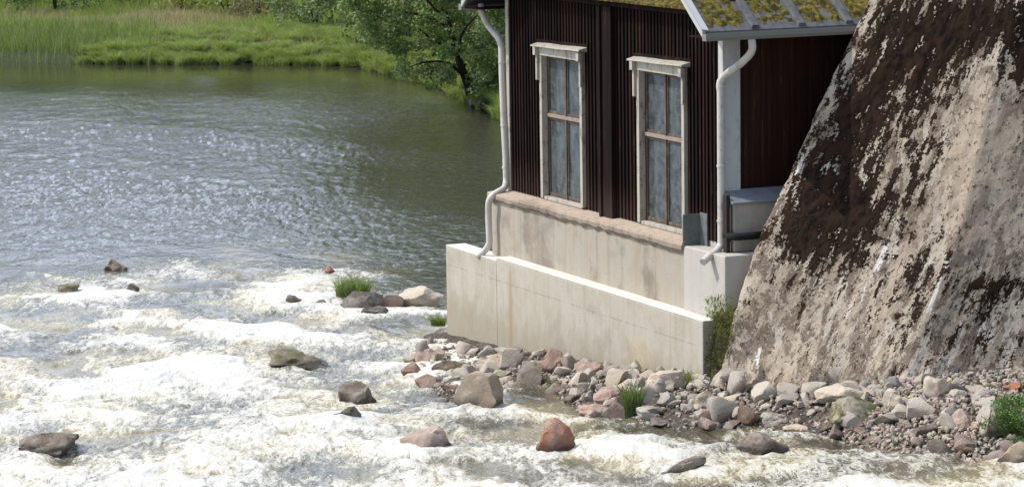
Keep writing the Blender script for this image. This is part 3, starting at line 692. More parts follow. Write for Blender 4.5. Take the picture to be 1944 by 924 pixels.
dark = .20+1.25*GB([(1850,610,110,80,.12,0),(1700,650,60,80,.12,0),(1600,470,90,45,.2,0),(1560,540,60,40,.12,0),(1610,260,75,120,.50,.4),(1690,110,75,100,.42,.4),(1560,390,75,75,.45,.3),(1760,150,50,110,.40,.35),(1650,400,70,60,.45,.3),(1870,40,90,60,.55,0),(1940,90,40,90,.5,.2),(1800,60,60,60,.35,0),
    (1900,540,70,26,.42,0),(1760,330,30,60,.35,.3),(1800,430,30,60,.25,.3),(1540,470,60,60,.20,0),(1740,520,40,60,.3,.3),(1500,440,40,40,.25,.3),(1700,40,50,50,.2,0),
    (1830,300,35,140,-.45,.4),(1900,350,60,120,-.35,0),(1440,670,60,90,-.35,0),(1630,650,90,60,-.12,0),(1500,600,70,60,-.08,0),(1905,440,60,50,-.3,0)])
white = GB([(1440,680,22,50,.50,.2),(1705,310,20,34,.45,0),(1515,320,9,60,.6,.45),(1470,420,9,50,.5,.45),(1590,500,60,26,.35,0),(1680,470,8,60,.7,.45),(1640,560,12,70,.5,.4),(1860,640,110,60,.40,0),(1790,520,12,130,.25,.4),(1560,470,30,50,.3,.3),(1851,314,5,80,.35,.27),(1775,560,6,90,.5,.37),
    (1720,100,14,26,.5,0),(1640,170,14,30,.5,.4),(1600,600,40,60,.22,.3)])
tan = GB([(1830,300,60,160,.6,.35),(1880,350,80,140,.5,0),(1690,560,14,70,.9,.4),(1640,600,40,60,.4,.3),(1480,700,60,60,.4,0),(1650,170,14,30,.8,.4)])
bt = mesh_np('stone_buttress', V, grid_faces(len(rows), ncol)[:, ::-1], mButt, None, smooth=True, attrs={'dark': dark, 'white': white, 'tan': np.clip(tan, 0, 1)}, origin=at_d(1600, 740, 45), uv=UVs)
tag(bt, 'huge sloping weathered buttress with black growth and white lime streaks beside the building', 'buttress')

# ---------------------------------------------------------------- rubble bank
Ex = [(770,705),(860,752),(950,740),(1040,736),(1095,776),(1250,806),(1400,814),(1560,824),(1700,850),(1850,868),(1990,868),(2300,868)]
Fx = [(800,650,-.98),(850,656,-.9),(960,668,-.75),(1080,690,-.5),(1200,705,-.25),(1320,716,0.),(1400,735,.12),(1560,744,.2),(1700,728,.3),(1850,712,.42),(1990,706,.45),(2300,706,.45)]
EW = np.array([on_water(a, b)-[0, 0, .05] for a, b in Ex]); FW = np.array([at_z(a, b, c) for a, b, c in Fx])
def bank(s, v):
    i = np.arange(len(Ex)); e = np.array([np.interp(s, i, EW[:, k]) for k in range(3)]); f = np.array([np.interp(s, i, FW[:, k]) for k in range(3)])
    p = e+(f-e)*v; p[2] = e[2]+(f[2]-e[2])*np.sin(np.clip(v, 0, 1)*math.pi/2)*1.0 if v > 0 else e[2]+v*.8
    return p
bs = np.linspace(0, 11, 200); bv = np.linspace(-.7, 1.25, 30)
BV = np.array([bank(s, v) for s in bs for v in bv]); BV[:, 2] += .05*fbm(BV[:, 0]*1.5, BV[:, 1]*1.5, 4, 90)
bn = mesh_np('gravel_bank', BV, grid_faces(200, 30), mBank, None, smooth=True); bn['kind'] = 'structure'

def rock_mesh(name, seed, sub=3, flat=1.0, cuts=9, rough=.05, mat=None, elong=1.0, lo=.38, hi=.78):
    rr = random.Random(seed); bm = bmesh.new(); bmesh.ops.create_icosphere(bm, subdivisions=sub, radius=1)
    pl = []
    for _ in range(cuts):
        n = Vector((rr.gauss(0, 1), rr.gauss(0, 1), rr.gauss(0, .8))).normalized(); pl.append((n, rr.uniform(lo, hi)))
    off = Vector((rr.uniform(0, 50),)*3)
    for v in bm.verts:
        p = v.co.copy()
        for n, d in pl:
            k = p.dot(n)-d
            if k > 0: p -= n*k*.93
        p += v.co*(mnoise.fractal(p*1.6+off, 1, 2, 4)*rough*2.2+mnoise.fractal(p*7+off, 1, 2, 3)*rough*.6)
        p.x *= elong; p.z *= flat; v.co = p
    zz = [v.co.z for v in bm.verts]; xx = [v.co.x for v in bm.verts]
    s_ = 2/(max(xx)-min(xx))
    for v in bm.verts: v.co *= s_
    me = bpy.data.meshes.new(name); bm.to_mesh(me); bm.free()
    for p in me.polygons: p.use_smooth = True
    me.update()
    try: me.set_sharp_from_angle(angle=R(32))
    except Exception: pass
    if mat: me.materials.append(mat)
    return me
mR = M_rock('rubble', [(0, (.40, .35, .28)), (.25, (.31, .27, .22)), (.5, (.43, .375, .30)), (.7, (.28, .26, .23)), (.85, (.42, .335, .25)), (1, (.52, .47, .39))], wet=True)
mRp = M_rock('pale_rock', [(0, (.48, .39, .29)), (1, (.52, .43, .33))]); mRb = M_rock('brown_rock', [(0, (.13, .095, .065)), (1, (.17, .12, .08))])
mRr = M_rock('red_rock', [(0, (.27, .10, .05)), (1, (.30, .12, .06))]); mRd = M_rock('dark_rock', [(0, (.05, .04, .035)), (1, (.06, .048, .04))])
mRk = M_rock('pink_rock', [(0, (.37, .24, .185)), (1, (.41, .28, .22))]); mRm = M_rock('mossy_rock', [(0, (.22, .19, .12)), (1, (.26, .22, .14))], mossy=.8)
mRwet = M_rock('wet_rubble', [(0, (.09, .06, .045)), (.5, (.14, .10, .075)), (1, (.20, .11, .07))]); mRw = M_rock('wet_olive_rock', [(0, (.12, .10, .06)), (1, (.15, .12, .07))], mossy=.5)
RIVER = {}
def river(mt):
    if mt.name not in RIVER:
        c = {mRp.name: [(0, (.34, .26, .18)), (1, (.36, .28, .2))], mRb.name: [(0, (.10, .07, .05)), (1, (.12, .085, .06))], mRr.name: [(0, (.27, .10, .05)), (1, (.29, .11, .06))],
             mRd.name: [(0, (.05, .04, .035)), (1, (.06, .048, .04))], mRk.name: [(0, (.30, .20, .155)), (1, (.33, .23, .18))], mRw.name: [(0, (.12, .10, .06)), (1, (.15, .12, .07))]}.get(mt.name, [(0, (.3, .25, .2)), (1, (.3, .25, .2))])
        RIVER[mt.name] = M_rock('wet_'+mt.name, c, mossy=.5 if mt is mRw else 0, wl=(-.15, .55))
    return RIVER[mt.name]
def place(o, P, sx, sy, sz, rz, rx=0, ry=0):
    o.location = [float(c) for c in P]; o.scale = (sx, sy, sz); o.rotation_euler = (rx, ry, rz); return o
# single rocks: (px centre, px base y, px width, height/width, depth/width, material, label, where, rz)
ROCKS = [
 (920,781,98,.52,.75,mRp,'tan boulder with a dark wet underside standing alone in the channel below the wall','w',.1,104),
 (678,767,76,.50,.9,mRb,'brown peaked boulder with water sliding off its left side in the middle of the rapids','w',.3,5),
 (660,811,84,.36,.9,mRd,'low dark reddish rock just in front of the brown peaked boulder','w',-.3,6),
 (815,856,104,.32,.8,mRk,'flat pinkish slab in the rapids left of the red rock','w',.2,7),
 (1048,859,84,.60,.9,mRr,'rust red boulder with white water breaking on its right side','w',.4,108),
 (1300,901,104,.22,.6,mRb,'long low brown rock awash at the bottom edge below the rubble bank','w',.25,9),
 (1438,858,104,.28,.8,mRb,'brown wet rock in the white water in front of the buttress foot','w',.5,107),
 (84,858,120,.22,.8,mRb,'grey-brown striped rock awash near the bottom left corner','w',.5,11),
 (555,700,130,.20,.8,mRw,'smooth olive rock with water pouring over its top','w',.0,12),
 (249,557,27,.50,.9,mRd,'small black rock poking from the white water far left','w',.0,13),
 (215,516,48,.42,.9,mRb,'small brown rock at the upstream edge of the left rapids','w',.0,14),
 (627,519,22,.45,.9,mRr,'tiny dark red rock above the grass tuft in the river','w',.0,15),
 (128,556,44,.35,.9,mRw,'small olive rock awash left of the little black rock','w',.0,16),
 (690,590,90,.28,.6,mRd,'long dark flat rock under the green grass tuft in the river','w',.1,17),
 (728,586,66,.36,.6,mRk,'sandy brown flat rock in front of the low outer wall, middle of three','w',.0,18),
 (805,582,92,.34,.7,mRp,'pale rounded rock touching the left edge of the low outer wall','w',.0,19),
 (562,579,36,.42,.9,mRd,'dark rock at the left end of the small line of river rocks','w',.0,20),
 (602,580,30,.32,.9,mRb,'little brown rock between the dark rock and the grass tuft','w',.0,21),
 (715,596,60,.24,.5,mRd,'black wet slab lying at the waterline below the grass tuft','w',.0,22),
 (1046,712,56,.95,.8,mRk,'pink pointed rock leaning on the low outer wall','b',.2,23),
 (1112,714,52,.55,.8,mRk,'pinkish block right of the pink pointed rock','b',.0,24),
 (1018,728,44,.62,.8,mRb,'reddish brown rock just left of the pointed rock foot','b',.0,25),
 (820,690,62,.55,.8,mRk,'pink rock at the left tip of the rubble heap','b',.0,26),
 (935,700,74,.42,.7,mRp,'pale slab at the foot of the rust streak','b',.3,27),
 (850,715,66,.45,.8,mRb,'brown rock at the water edge of the left rubble heap','b',.1,28),
 (1624,812,100,.52,.8,mRm,'large olive brown mossy boulder with a dark hollow beneath it','b',.0,29),
 (1600,765,120,.36,.6,mRp,'long tan slab behind the mossy boulder','b',-.1,30),
 (1782,752,58,.72,.8,mRp,'squarish tan block against the foot of the buttress','b',.0,31),
 (1702,782,36,1.05,.8,mRp,'upright pale stone right of the mossy boulder','b',.0,32),
 (1272,742,90,.38,.7,mRp,'wide tan rock below the right end of the low wall','b',.2,33),
 (1150,772,60,.6,.7,mRk,'pinkish slab left of the green reed tuft','b',.5,34),
 (1135,798,86,.35,.7,mRk,'rust stained flat rock at the water edge left of the reed tuft','b',.2,35),
 (1520,822,76,.24,.7,mRp,'flat tan rock at the water edge left of the mossy boulder','b',.0,36),
 (1930,745,44,.45,.8,mRr,'orange red stone above the green bush at the right edge','b',.0,37),
 (1830,812,46,.7,.8,mRk,'grey pink stone left of the green bush','b',.0,38),
 (1340,770,36,.9,.8,mRp,'upright pale stone below the mossy corner of the buttress','b',.0,39),
 (1855,752,50,.5,.8,mRp,'pale stone right of the squarish tan block','b',.4,40),
 (1870,822,80,.34,.8,mRk,'flat pinkish grey stone at the water edge below the green bush','b',.0,41),
 (1935,885,90,.4,.8,mRp,'light rounded boulder cut by the right edge of the picture','w',.0,42),
 (1235,798,60,.45,.8,mR,'grey rubble stone right of the reed tuft at the water','b',.3,43),
 (1470,806,50,.5,.8,mR,'grey water edge stone in front of the buttress, left of the flat tan rock','b',.2,44),
]
def bank_z_at(px, py):
    # walk along the sight line until it meets the bank loft
    best = None; d = ray(px, py)
    for dist in np.linspace(39, 54, 160):
        P = CAM+d*(dist/d[1]); k = np.argmin((BV[:, 0]-P[0])**2+(BV[:, 1]-P[1])**2)
        e = abs(P[2]-BV[k, 2])
        if P[2] <= BV[k, 2]+.01: return P
        if best is None or e < best[0]: best = (e, P)
    return best[1]
for px, pb, w, hw, dw, mt, lab, wh, rz, sd_ in ROCKS:
    P = on_water(px, pb) if wh == 'w' else bank_z_at(px, pb)
    s_ = w/FPX*P[1]/2
    me = rock_mesh('boulder', sd_, 4, 1, 10, .07, river(mt) if wh == 'w' and pb > 600 else mt)
    zz = [v.co.z for v in me.vertices]; zh = (max(zz)-min(zz))/2
    yy = [v.co.y for v in me.vertices]; yh = (max(yy)-min(yy))/2
    o = bpy.data.objects.new('boulder', me); scene.collection.objects.link(o)
    H_ = w*hw/FPX*P[1]*(1.2 if wh == 'w' else 1)
    sz = (H_*.5*(1.30 if wh == 'b' else 1.75))/zh
    cen = P+np.array([0, s_*dw*.8, H_*.5-.30*H_/2*1.0-.02 if wh == 'b' else H_*.16])
    place(o, cen, s_, s_*dw/yh, sz, rz*.35)
    tag(o, lab, 'rock')
# many smaller rubble stones
protos = [rock_mesh('rubble_stone', 200+i, 3, 1, 11, .035, mR, 1.0, .28, .66) for i in range(18)]
occ = []
rr = random.Random(17); cnt = 0; tries = 0
def put_stone(P, r, lab, grp, v):
    me = rr.choice(protos); o = bpy.data.objects.new('rubble_stone', me); scene.collection.objects.link(o)
    if v < .14+.1*rr.random(): o.material_slots[0].link = 'OBJECT'; o.material_slots[0].material = rr.choice([mRwet, mRwet, mRb])
    fl = rr.uniform(.45, .8)
    place(o, P+np.array([0, 0, r*fl*.35]), r*1.12, r*rr.uniform(.55, 1.05), r*fl*1.15, rr.uniform(0, 6.28), rr.uniform(-.5, .5), rr.uniform(-.5, .5))
    tag(o, lab, 'rock', grp)
while cnt < 290 and tries < 20000:
    tries += 1
    q = rr.random()
    s = rr.uniform(0, 4.6) if q < .36 else rr.uniform(4, 10.2)
    v = rr.uniform(-.05, 1.02); P = bank(s, v)
    big_ = rr.random()
    r = (.065+.16*big_**2.2) if s > 6.5 else (.085+.155*big_**1.7)
    if s > 7.5: r *= .95
    if any((P[0]-a)**2+(P[1]-b)**2 < (.55*(r+c))**2 for a, b, c in occ): continue
    occ.append((P[0], P[1], r)); cnt += 1
    sz_ = 'large' if r > .17 else ('small' if r < .10 else 'mid-sized')
    row = 'near water' if v < .34 else ('against the wall' if v > .67 else 'mid heap')
    if s < 2.2: a_ = 'stone in the heap left of the pink pointed rock'
    elif s < 4.4: a_ = 'stone between pink pointed rock and green reeds'
    elif s < 6.2: a_ = 'stone between green reeds and mossy buttress corner'
    elif s < 7.6: a_ = 'stone around the mossy boulder under the buttress'
    else: a_ = 'stone on gravel left of the green leafy bush'
    lab = sz_+' rubble '+a_+', '+row
    put_stone(P, r, lab, lab, v)
# gravel: tiny stones, uncountable
base = bmesh.new(); bmesh.ops.create_icosphere(base, subdivisions=1, radius=1); bvx = np.array([v.co[:] for v in base.verts]); bfx = np.array([[v.index for v in f.verts] for f in base.faces]); base.free()
GV = []; GF = []; GC = []; k = 0
for i in range(4200):
    s = RNG.uniform(.2, 10.6) if RNG.random() < .55 else RNG.uniform(7.3, 9.8); v = RNG.uniform(-.12, 1.05); P = bank(s, v); r = RNG.uniform(.018, .062)
    M_ = np.linalg.qr(RNG.normal(size=(3, 3)))[0]
    q = (bvx*(1+RNG.uniform(-.28, .28, (len(bvx), 1))))*np.array([1, .8, .6])*r
    GV.append(q@M_+P+[0, 0, r*.5]); GF.append(bfx+k); k += len(bvx); c = RNG.uniform(.5, 1.25); GC.append(np.tile(np.array([.36, .30, .24])*c*RNG.uniform(.9, 1.1, 3), (len(bvx), 1)))
tg = NT('gravel_stone'); ac = tg.attr('col', True); mGr = tg.out(ac, .85, tg.bump(tg.noise(tg.pos(), 60, 3), .5, .01))
gv = mesh_np('gravel', np.vstack(GV), np.vstack(GF), mGr, None, attrs={'col': np.vstack(GC)}); tag(gv, 'fine loose gravel filling the gaps between the rubble stones', 'gravel', kind='stuff')

# ---------------------------------------------------------------- grass and plants
def blades(P, h, w, lean, colr, rng, segs=3, droop=.5):
    """P (n,3), h (n), w (n): tapered bent blades as one mesh"""
    n = len(P); a = rng.uniform(0, 2*np.pi, n); ld = np.stack([np.cos(a), np.sin(a), 0*a], 1)*(lean if np.ndim(lean) == 0 else lean[:, None])
    b = rng.uniform(0, 2*np.pi, n); sd = np.stack([np.cos(b), np.sin(b)*.4, 0*b], 1)
    Vs = []; 
    for k in range(segs+1):
        t = k/segs; c = P+np.array([0, 0, 1])*(h*(t-droop*.35*t*t))[:, None]+ld*(h*t*t)[:, None]
        ww = (w*(1-t)**.7*.5+.002)[:, None]; Vs += [c-sd*ww, c+sd*ww]
    V = np.stack(Vs, 1); m_ = 2*(segs+1); F = []
    for k in range(segs): F.append(np.arange(n)[:, None]*m_+np.array([2*k, 2*k+1, 2*k+3, 2*k+2])[None])
    C = np.repeat(colr[:, None, :], m_, 1)
    return V.reshape(-1, 3), np.vstack(F), C.reshape(-1, 3)
def colmix(n, cols, rng, var=.25, wts=None):
    cols = np.array(cols); i = rng.choice(len(cols), n, p=wts); return cols[i]*rng.uniform(1-var, 1+var, (n, 1))
rg = np.random.default_rng(5)
# sedge along the far bank: drooping clumps
cl = []
for i in range(520):
    x = rg.uniform(-20, 0); d = rg.choice([rg.uniform(-1.3, .5), rg.uniform(0, 6)]); y = bank_y(x)+d
    if x < -18.6+rg.uniform(-.6, .6): continue
    cl.append((x, y, max(float(zland(x, y)), -1.25)))
cl = np.array(cl); nb_ = 150
rad = rg.uniform(.30, .75, len(cl)); hh = rg.uniform(.45, .85, len(cl)); shade = rg.uniform(.75, 1.2, len(cl))
P = np.repeat(cl, nb_, 0); a = rg.uniform(0, 6.28, len(P)); r_ = np.sqrt(rg.uniform(0, 1, len(P)))
rdp = np.repeat(rad, nb_)*.45*r_; P = P+np.stack([np.cos(a)*rdp, np.sin(a)*rdp, 0*a], 1)
h = np.repeat(hh, nb_)*rg.uniform(.6, 1.15, len(P)); cc = colmix(len(P), [(.22,.30,.08),(.27,.34,.10),(.15,.22,.05),(.34,.37,.15)], rg)*np.repeat(shade, nb_)[:, None]
V, F, C = blades(P, h, np.full(len(P), .032), .25+.55*r_, cc, rg, 4, .9)
o = mesh_np('sedge', V, F, mGrass, None, attrs={'col': C}); tag(o, 'bright green sedge drooping in clumps over the far water edge', 'sedge', kind='stuff')
# meadow
n = 120000; x = rg.uniform(-34, 8, n); y = bank_y(x)+rg.uniform(0, 1, n)**.9*42; 
pz = zland(x, y); tt = (y-bank_y(x))
patch = fbm(x*.16, y*.09, 3, 12)
seed_ = sstep(.0, .28, patch+.13+.014*(tt-10)); green = np.array([.21, .30, .07]); tanc = np.array([.44, .33, .22]); yel = np.array([.38, .37, .10])
f = (rg.uniform(0, 1, n) < seed_*.85)[:, None]; g2 = (rg.uniform(0, 1, n) < .25)[:, None]
cc = np.where(f, tanc, np.where(g2, yel, green))*rg.uniform(.6, 1.3, (n, 1))
h = rg.uniform(.3, .75, n)*(1-.25*seed_); keep = tt > -1
V, F, C = blades(np.stack([x, y, pz-.03], 1)[keep], h[keep], rg.uniform(.025, .05, n)[keep], .35, cc[keep], rg, 2, .4)
o = mesh_np('meadow_grass', V, F, mGrass, None, attrs={'col': C}); tag(o, 'mixed green and pinkish seeding grass covering the far meadow', 'grass', kind='stuff')
# reeds at the left
n = 4200; x = np.where(rg.uniform(0, 1, n) < .8, rg.uniform(-28, -18.5, n), rg.uniform(-19, -15.5, n)); y = bank_y(x)+rg.uniform(-1.6, 5, n); keep = (y > bank_y(x)+.2) | (rg.uniform(0, 1, n) < .25); x = x[keep]; y = y[keep]; n = len(x)
cc = colmix(n, [(.15,.23,.07),(.20,.27,.11),(.10,.17,.05),(.32,.30,.17)], rg)
V, F, C = blades(np.stack([x, y, np.maximum(zland(x, y), -1.3)], 1), rg.uniform(.5, 1.15, n), np.full(n, .04), .25, cc, rg, 3, .1)
o = mesh_np('reeds', V, F, mGrass, None, attrs={'col': C}); tag(o, 'tall thin reeds standing in the shallows at the far left bank', 'reeds', kind='stuff')
# pale dry litter line at the water edge
def leaves(centres, rads, per, size, cols, rng, flat=.75, up=.35):
    Vs = []; C = []
    for c, r, col in zip(centres, rads, cols):
        m_ = int(per*r*r); d = rng.normal(size=(m_, 3)); d /= np.linalg.norm(d, axis=1)[:, None]
        rr_ = rng.uniform(.35, 1.0, m_)**.6*r; p = c+d*rr_[:, None]*np.array([1, 1, flat])
        nrm_ = d*.5+rng.normal(size=(m_, 3))*.6+np.array([0, 0, up]); nrm_ /= np.linalg.norm(nrm_, axis=1)[:, None]
        t1 = np.cross(nrm_, rng.normal(size=(m_, 3))); t1 /= np.linalg.norm(t1, axis=1)[:, None]; t2 = np.cross(nrm_, t1)
        s = size*rng.uniform(.6, 1.3, (m_, 1)); 
        q = np.stack([p-t1*s*.5, p-t2*s*.30, p+t1*s*.5, p+t2*s*.30], 1); Vs.append(q.reshape(-1, 3))
        C.append(np.repeat(np.array(col)[None]*rng.uniform(.6, 1.35, (m_, 1))*np.array([1, 1, 1]), 4, 0))
    V = np.vstack(Vs); n = len(V)//4; return V, np.arange(n*4).reshape(n, 4), np.vstack(C)
def tree(name, base, trunkpts, limbs, clumps, rads, cols, label, cat, group=None, per=520, size=.13, trad=.16):
    t = empty(name, base, label, cat, group)
    mb = MB(); n = len(trunkpts); mb.tube(curve(trunkpts, 4), list(np.linspace(trad, trad*.35, (n-1)*4+1)), 10)
    tr = mb.build('trunk', mTrunk, t, smooth=True)
    for lb in limbs:
        mb = MB(); k = (len(lb)-1)*4+1; mb.tube(curve(lb, 4), list(np.linspace(trad*.42, trad*.10, k)), 7); mb.build('branch', mTrunk, t, smooth=True)
    V, F, C = leaves(clumps, rads, per, size, cols, rg); mesh_np('crown', V, F, mLeaf, t, attrs={'col': C}); return t
def inpoly(px, py, poly):
    c = False; j = len(poly)-1
    for i in range(len(poly)):
        if (poly[i][1] > py) != (poly[j][1] > py) and px < (poly[j][0]-poly[i][0])*(py-poly[i][1])/(poly[j][1]-poly[i][1])+poly[i][0]: c = not c
        j = i
    return c
GRN = [(.18,.27,.08),(.24,.33,.11),(.12,.19,.05),(.28,.34,.15),(.15,.23,.07)]
tr_ = random.Random(4)
# the alder leaning over the bank
D0 = 104.0
poly = [(655,-30),(650,25),(690,50),(700,90),(745,95),(760,145),(800,160),(850,160),(885,120),(900,170),(965,178),(965,-30)]
holes = [(770,75,30,12),(845,115,24,10),(720,120,30,14),(868,90,14,26),(800,25,16,10),(930,85,16,12)]
cl_ = []; rd_ = []; co_ = []
while len(cl_) < 230:
    px = tr_.uniform(645, 968); py = tr_.uniform(-30, 178)
    if not inpoly(px, py, poly) or any(((px-a)/c)**2+((py-b)/d)**2 < 1 for a, b, c, d in holes): continue
    cl_.append(at_d(px, py, D0+tr_.uniform(-1.8, 2.2))); rd_.append(tr_.uniform(.22, .50)); co_.append(tr_.choice(GRN))
zb_ = -.9
for _ in range(150):
    a = tr_.uniform(0, 6.28); q = tr_.uniform(.2, 1)**.5; z = tr_.uniform(4.0, 12.5); wdt = 3.6*math.sqrt(max(0, 1-((z-6)/7.2)**2))
    c0 = at_d(830, 0, D0); cl_.append(np.array([c0[0]+math.cos(a)*q*wdt, c0[1]+math.sin(a)*q*wdt, z])); rd_.append(tr_.uniform(.35, .8)); co_.append(tr_.choice(GRN))
def ad(px, py, dd=0): return at_d(px, py, D0+dd)
tree('alder_tree', ad(893, 178), [ad(893, 180), ad(884, 150), ad(868, 105), ad(856, 60), ad(842, 15), ad(832, -60), ad(826, -160), ad(822, -300)],
     [[ad(884, 125), ad(855, 95, -.3), ad(820, 75, -.5), ad(790, 50, -.7), ad(765, 30, -.9)], [ad(868, 105), ad(880, 60), ad(915, 20)], [ad(886, 150), ad(850, 120, -.4), ad(810, 118, -.8), ad(775, 128, -1)],
      [ad(850, 40), ad(810, 0), ad(770, -50)], [ad(888, 155), ad(915, 130, -.3), ad(940, 110, -.5)], [ad(836, -40), ad(880, -110), ad(920, -160)], [ad(856, 60), ad(820, 35, .5), ad(740, 20, .7), ad(690, 30, .8)]],
     cl_, rd_, co_, 'leafy alder with a dark leaning trunk hanging over the water behind the building', 'tree', per=900, size=.125)
def wild_tree(px, dist, zb, ht, wd, seed, label, group, cols=GRN, name='tree', per=300, size=.2, n=90, low=.12):
    q = random.Random(seed); b = at_d(px, 0, dist); b = np.array([b[0], b[1], zb]); c = []; r = []; k = []
    for _ in range(n):
        t = q.uniform(low, 1); z = zb+ht*t; ww = wd*math.sin(math.pi*min(1, t*.86+.12))**.6; a = q.uniform(0, 6.28); s = q.uniform(.15, 1)**.5
        c.append(np.array([b[0]+math.cos(a)*s*ww, b[1]+math.sin(a)*s*ww, z])); r.append(q.uniform(.4, 1)*wd*.28); k.append(q.choice(cols))
    tp = [b+np.array([q.uniform(-.2, .2)*i, q.uniform(-.2, .2)*i, ht*.9*i/4]) for i in range(5)]
    lb = [[tp[1+j % 3], tp[1+j % 3]+np.array([math.cos(j*2.1)*wd*.35, math.sin(j*2.1)*wd*.35, ht*.12]), tp[1+j % 3]+np.array([math.cos(j*2.1)*wd*.7, math.sin(j*2.1)*wd*.7, ht*.2])] for j in range(5)]
    return tree(name, b, tp, lb, c, r, k, label, 'tree', group, per=per, size=size, trad=.05+ht*.014)
wild_tree(975, 113, -.8, 13, 4.2, 31, 'dense dark tree on the bank directly behind the left downpipe', None, n=110, per=230, size=.17, low=.02)
wild_tree(770, 124, -.3, 12, 3.8, 32, 'bushy tree behind the leaning alder', None, n=100, per=230, size=.17, low=.02, cols=[(.06,.11,.03),(.09,.14,.045),(.05,.085,.03)])
wild_tree(690, 131, -.2, 14, 3.6, 36, 'slim tall tree behind the shrubs left of the leaning alder', None, n=80, per=200, size=.2, low=.35, cols=[(.08,.13,.045),(.11,.16,.06)])
wild_tree(880, 118, -.6, 14, 3.8, 37, 'dense tree between the leaning alder and the building', None, n=100, per=200, size=.18, low=.05)
wild_tree(1130, 104, -.6, 13, 4.5, 33, 'tall tree hidden behind the boarded building', None, n=80, per=120, size=.25, low=.05)
# shrubs along the top of the meadow
SH = [(30,150,1.0,-6,'low dark green shrub at the far left top of the meadow'),(105,146,1.5,2,'tall dark shrub above the reeds at the far meadow'),(255,150,1.0,-3,'olive shrub left of centre at the top of the meadow'),(430,143,1.1,0,'yellow-green shrub at the meadow top, centre of three'),(495,140,1.2,4,'brownish shrub at the meadow top above the sedge'),(600,132,1.7,5,'grey-green willow shrub left of the leaning alder'),(345,147,1.0,-2,'small yellowish shrub on the top of the meadow')]
for i, (px, dd, rr2, dy, lab) in enumerate(SH):
    b = at_d(px, 0, dd); z = float(zland(b[0], b[1])); b = np.array([b[0], b[1], z]); q = random.Random(50+i); c = []; r = []; k = []
    cols = [[(.05,.09,.025),(.07,.11,.03)], [(.045,.085,.025),(.06,.1,.03)], [(.10,.12,.03),(.13,.14,.04)], [(.17,.19,.03),(.12,.16,.03)], [(.13,.11,.06),(.10,.12,.04)], [(.08,.12,.045),(.10,.14,.06)], [(.17,.17,.04),(.1,.13,.03)]][i]
    cols = [tuple(v*1.7 for v in c_) for c_ in cols]
    for _ in range(26):
        a = q.uniform(0, 6.28); s = q.uniform(0, 1)**.5; zz = q.uniform(.1, 1.5)*rr2
        c.append(b+np.array([math.cos(a)*s*rr2*1.4, math.sin(a)*s*rr2, zz])); r.append(q.uniform(.3, .5)*rr2); k.append(q.choice(cols))
    t = empty('shrub', b, lab, 'shrub')
    V, F, C = leaves(c, r, 330, .16, k, rg); mesh_np('foliage', V, F, mLeaf, t, attrs={'col': C})
    mb = MB()
    for j in range(4): mb.tube([b, b+np.array([q.uniform(-.5, .5), q.uniform(-.3, .3), rr2])], [.04, .015], 6)
    mb.build('stem', mTrunk, t)
# distant wood closing the valley: reads as one mass (reflected in the pool)
c = []; r = []; k = []; q = random.Random(9)
for _ in range(900):
    x = q.uniform(-95, 60); y = q.uniform(172, 190); z0_ = float(zland(x, y)); top = (14 if x < -14 else 19)+2*math.sin(x*.11)+2*math.sin(x*.31+1)
    if x > -8: top += 3
    c.append(np.array([x, y, z0_+q.uniform(.5, top)])); r.append(q.uniform(1.3, 2.4)); k.append(q.choice([(.04,.075,.022),(.055,.09,.028),(.035,.06,.02)]))
V, F, C = leaves(c, r, 60, .6, k, rg); o = mesh_np('wood', V, F, mLeaf, None, attrs={'col': C}); tag(o, 'far wood closing the valley above the meadow', 'wood', kind='stuff')
# dark roots and stones under the alder
for i, (px, py, w, lab) in enumerate([(903, 200, 26, 'dark wet stone leftmost of those under the alder at the far bank'), (926, 198, 34, 'dark grey stone, middle of those under the alder at the far bank'), (948, 204, 30, 'dark stone under the alder partly behind the left downpipe'), (915, 207, 20, 'smallest dark stone at the waterline under the alder')]):
    P = at_z(px, py, -1.15); me = rock_mesh('bank_stone', 400+i, 3, 1, 8, .06, mRd); o = bpy.data.objects.new('bank_stone', me); scene.collection.objects.link(o)
    s_ = w/FPX*P[1]/2; place(o, P+np.array([0, 0, .12]), s_, s_, s_*.8, 0); tag(o, lab, 'rock')
# pale gravel spit below the alder
V = []; n_ = 60
for i in range(n_):
    t = i/(n_-1); a = at_z(690+190*t, 121+52*t**1.2, -1.15); V += [a+[0, -.5, -.12], a+[0, .1, .06+.03*math.sin(i)], a+[0, .9, .10]]
o = mesh_np('sand_spit', np.array(V), grid_faces(n_, 3), M_simple('dry_silt', (.33, .31, .2), .9), None, smooth=True); o['kind'] = 'structure'
# near tufts
def tuft(name, P, n, h, rad, cols, lean, w, label, cat='grass tuft', seed=0, droop=.4, seeds=None):
    rng = np.random.default_rng(seed); a = rng.uniform(0, 6.28, n); q = np.sqrt(rng.uniform(0, 1, n))*rad
    pts = P+np.stack([np.cos(a)*q, np.sin(a)*q*.6, 0*a], 1); V, F, C = blades(pts, rng.uniform(.5, 1.1, n)*h, np.full(n, w), lean, colmix(n, cols, rng), rng, 4, droop)
    o = mesh_np(name, V, F, mGrass, None, attrs={'col': C}, origin=P); tag(o, label, cat); return o
g_ = [(.09,.16,.04),(.14,.21,.06),(.06,.11,.03),(.25,.24,.12)]
P = on_water(668, 572); tuft('grass_tuft', P+[0, .4, .05], 420, .48, .36, g_, .5, .02, 'bright green grass tuft growing on the river rocks left of the low wall', seed=1)
P = bank_z_at(1200, 792); tuft('reed_tuft', P+[0, 0, 0], 330, .62, .14, [(.04,.10,.04),(.06,.13,.05),(.09,.15,.05),(.2,.2,.1)], .3, .014, 'dark green upright reed tuft on the rubble below the low wall', seed=2)
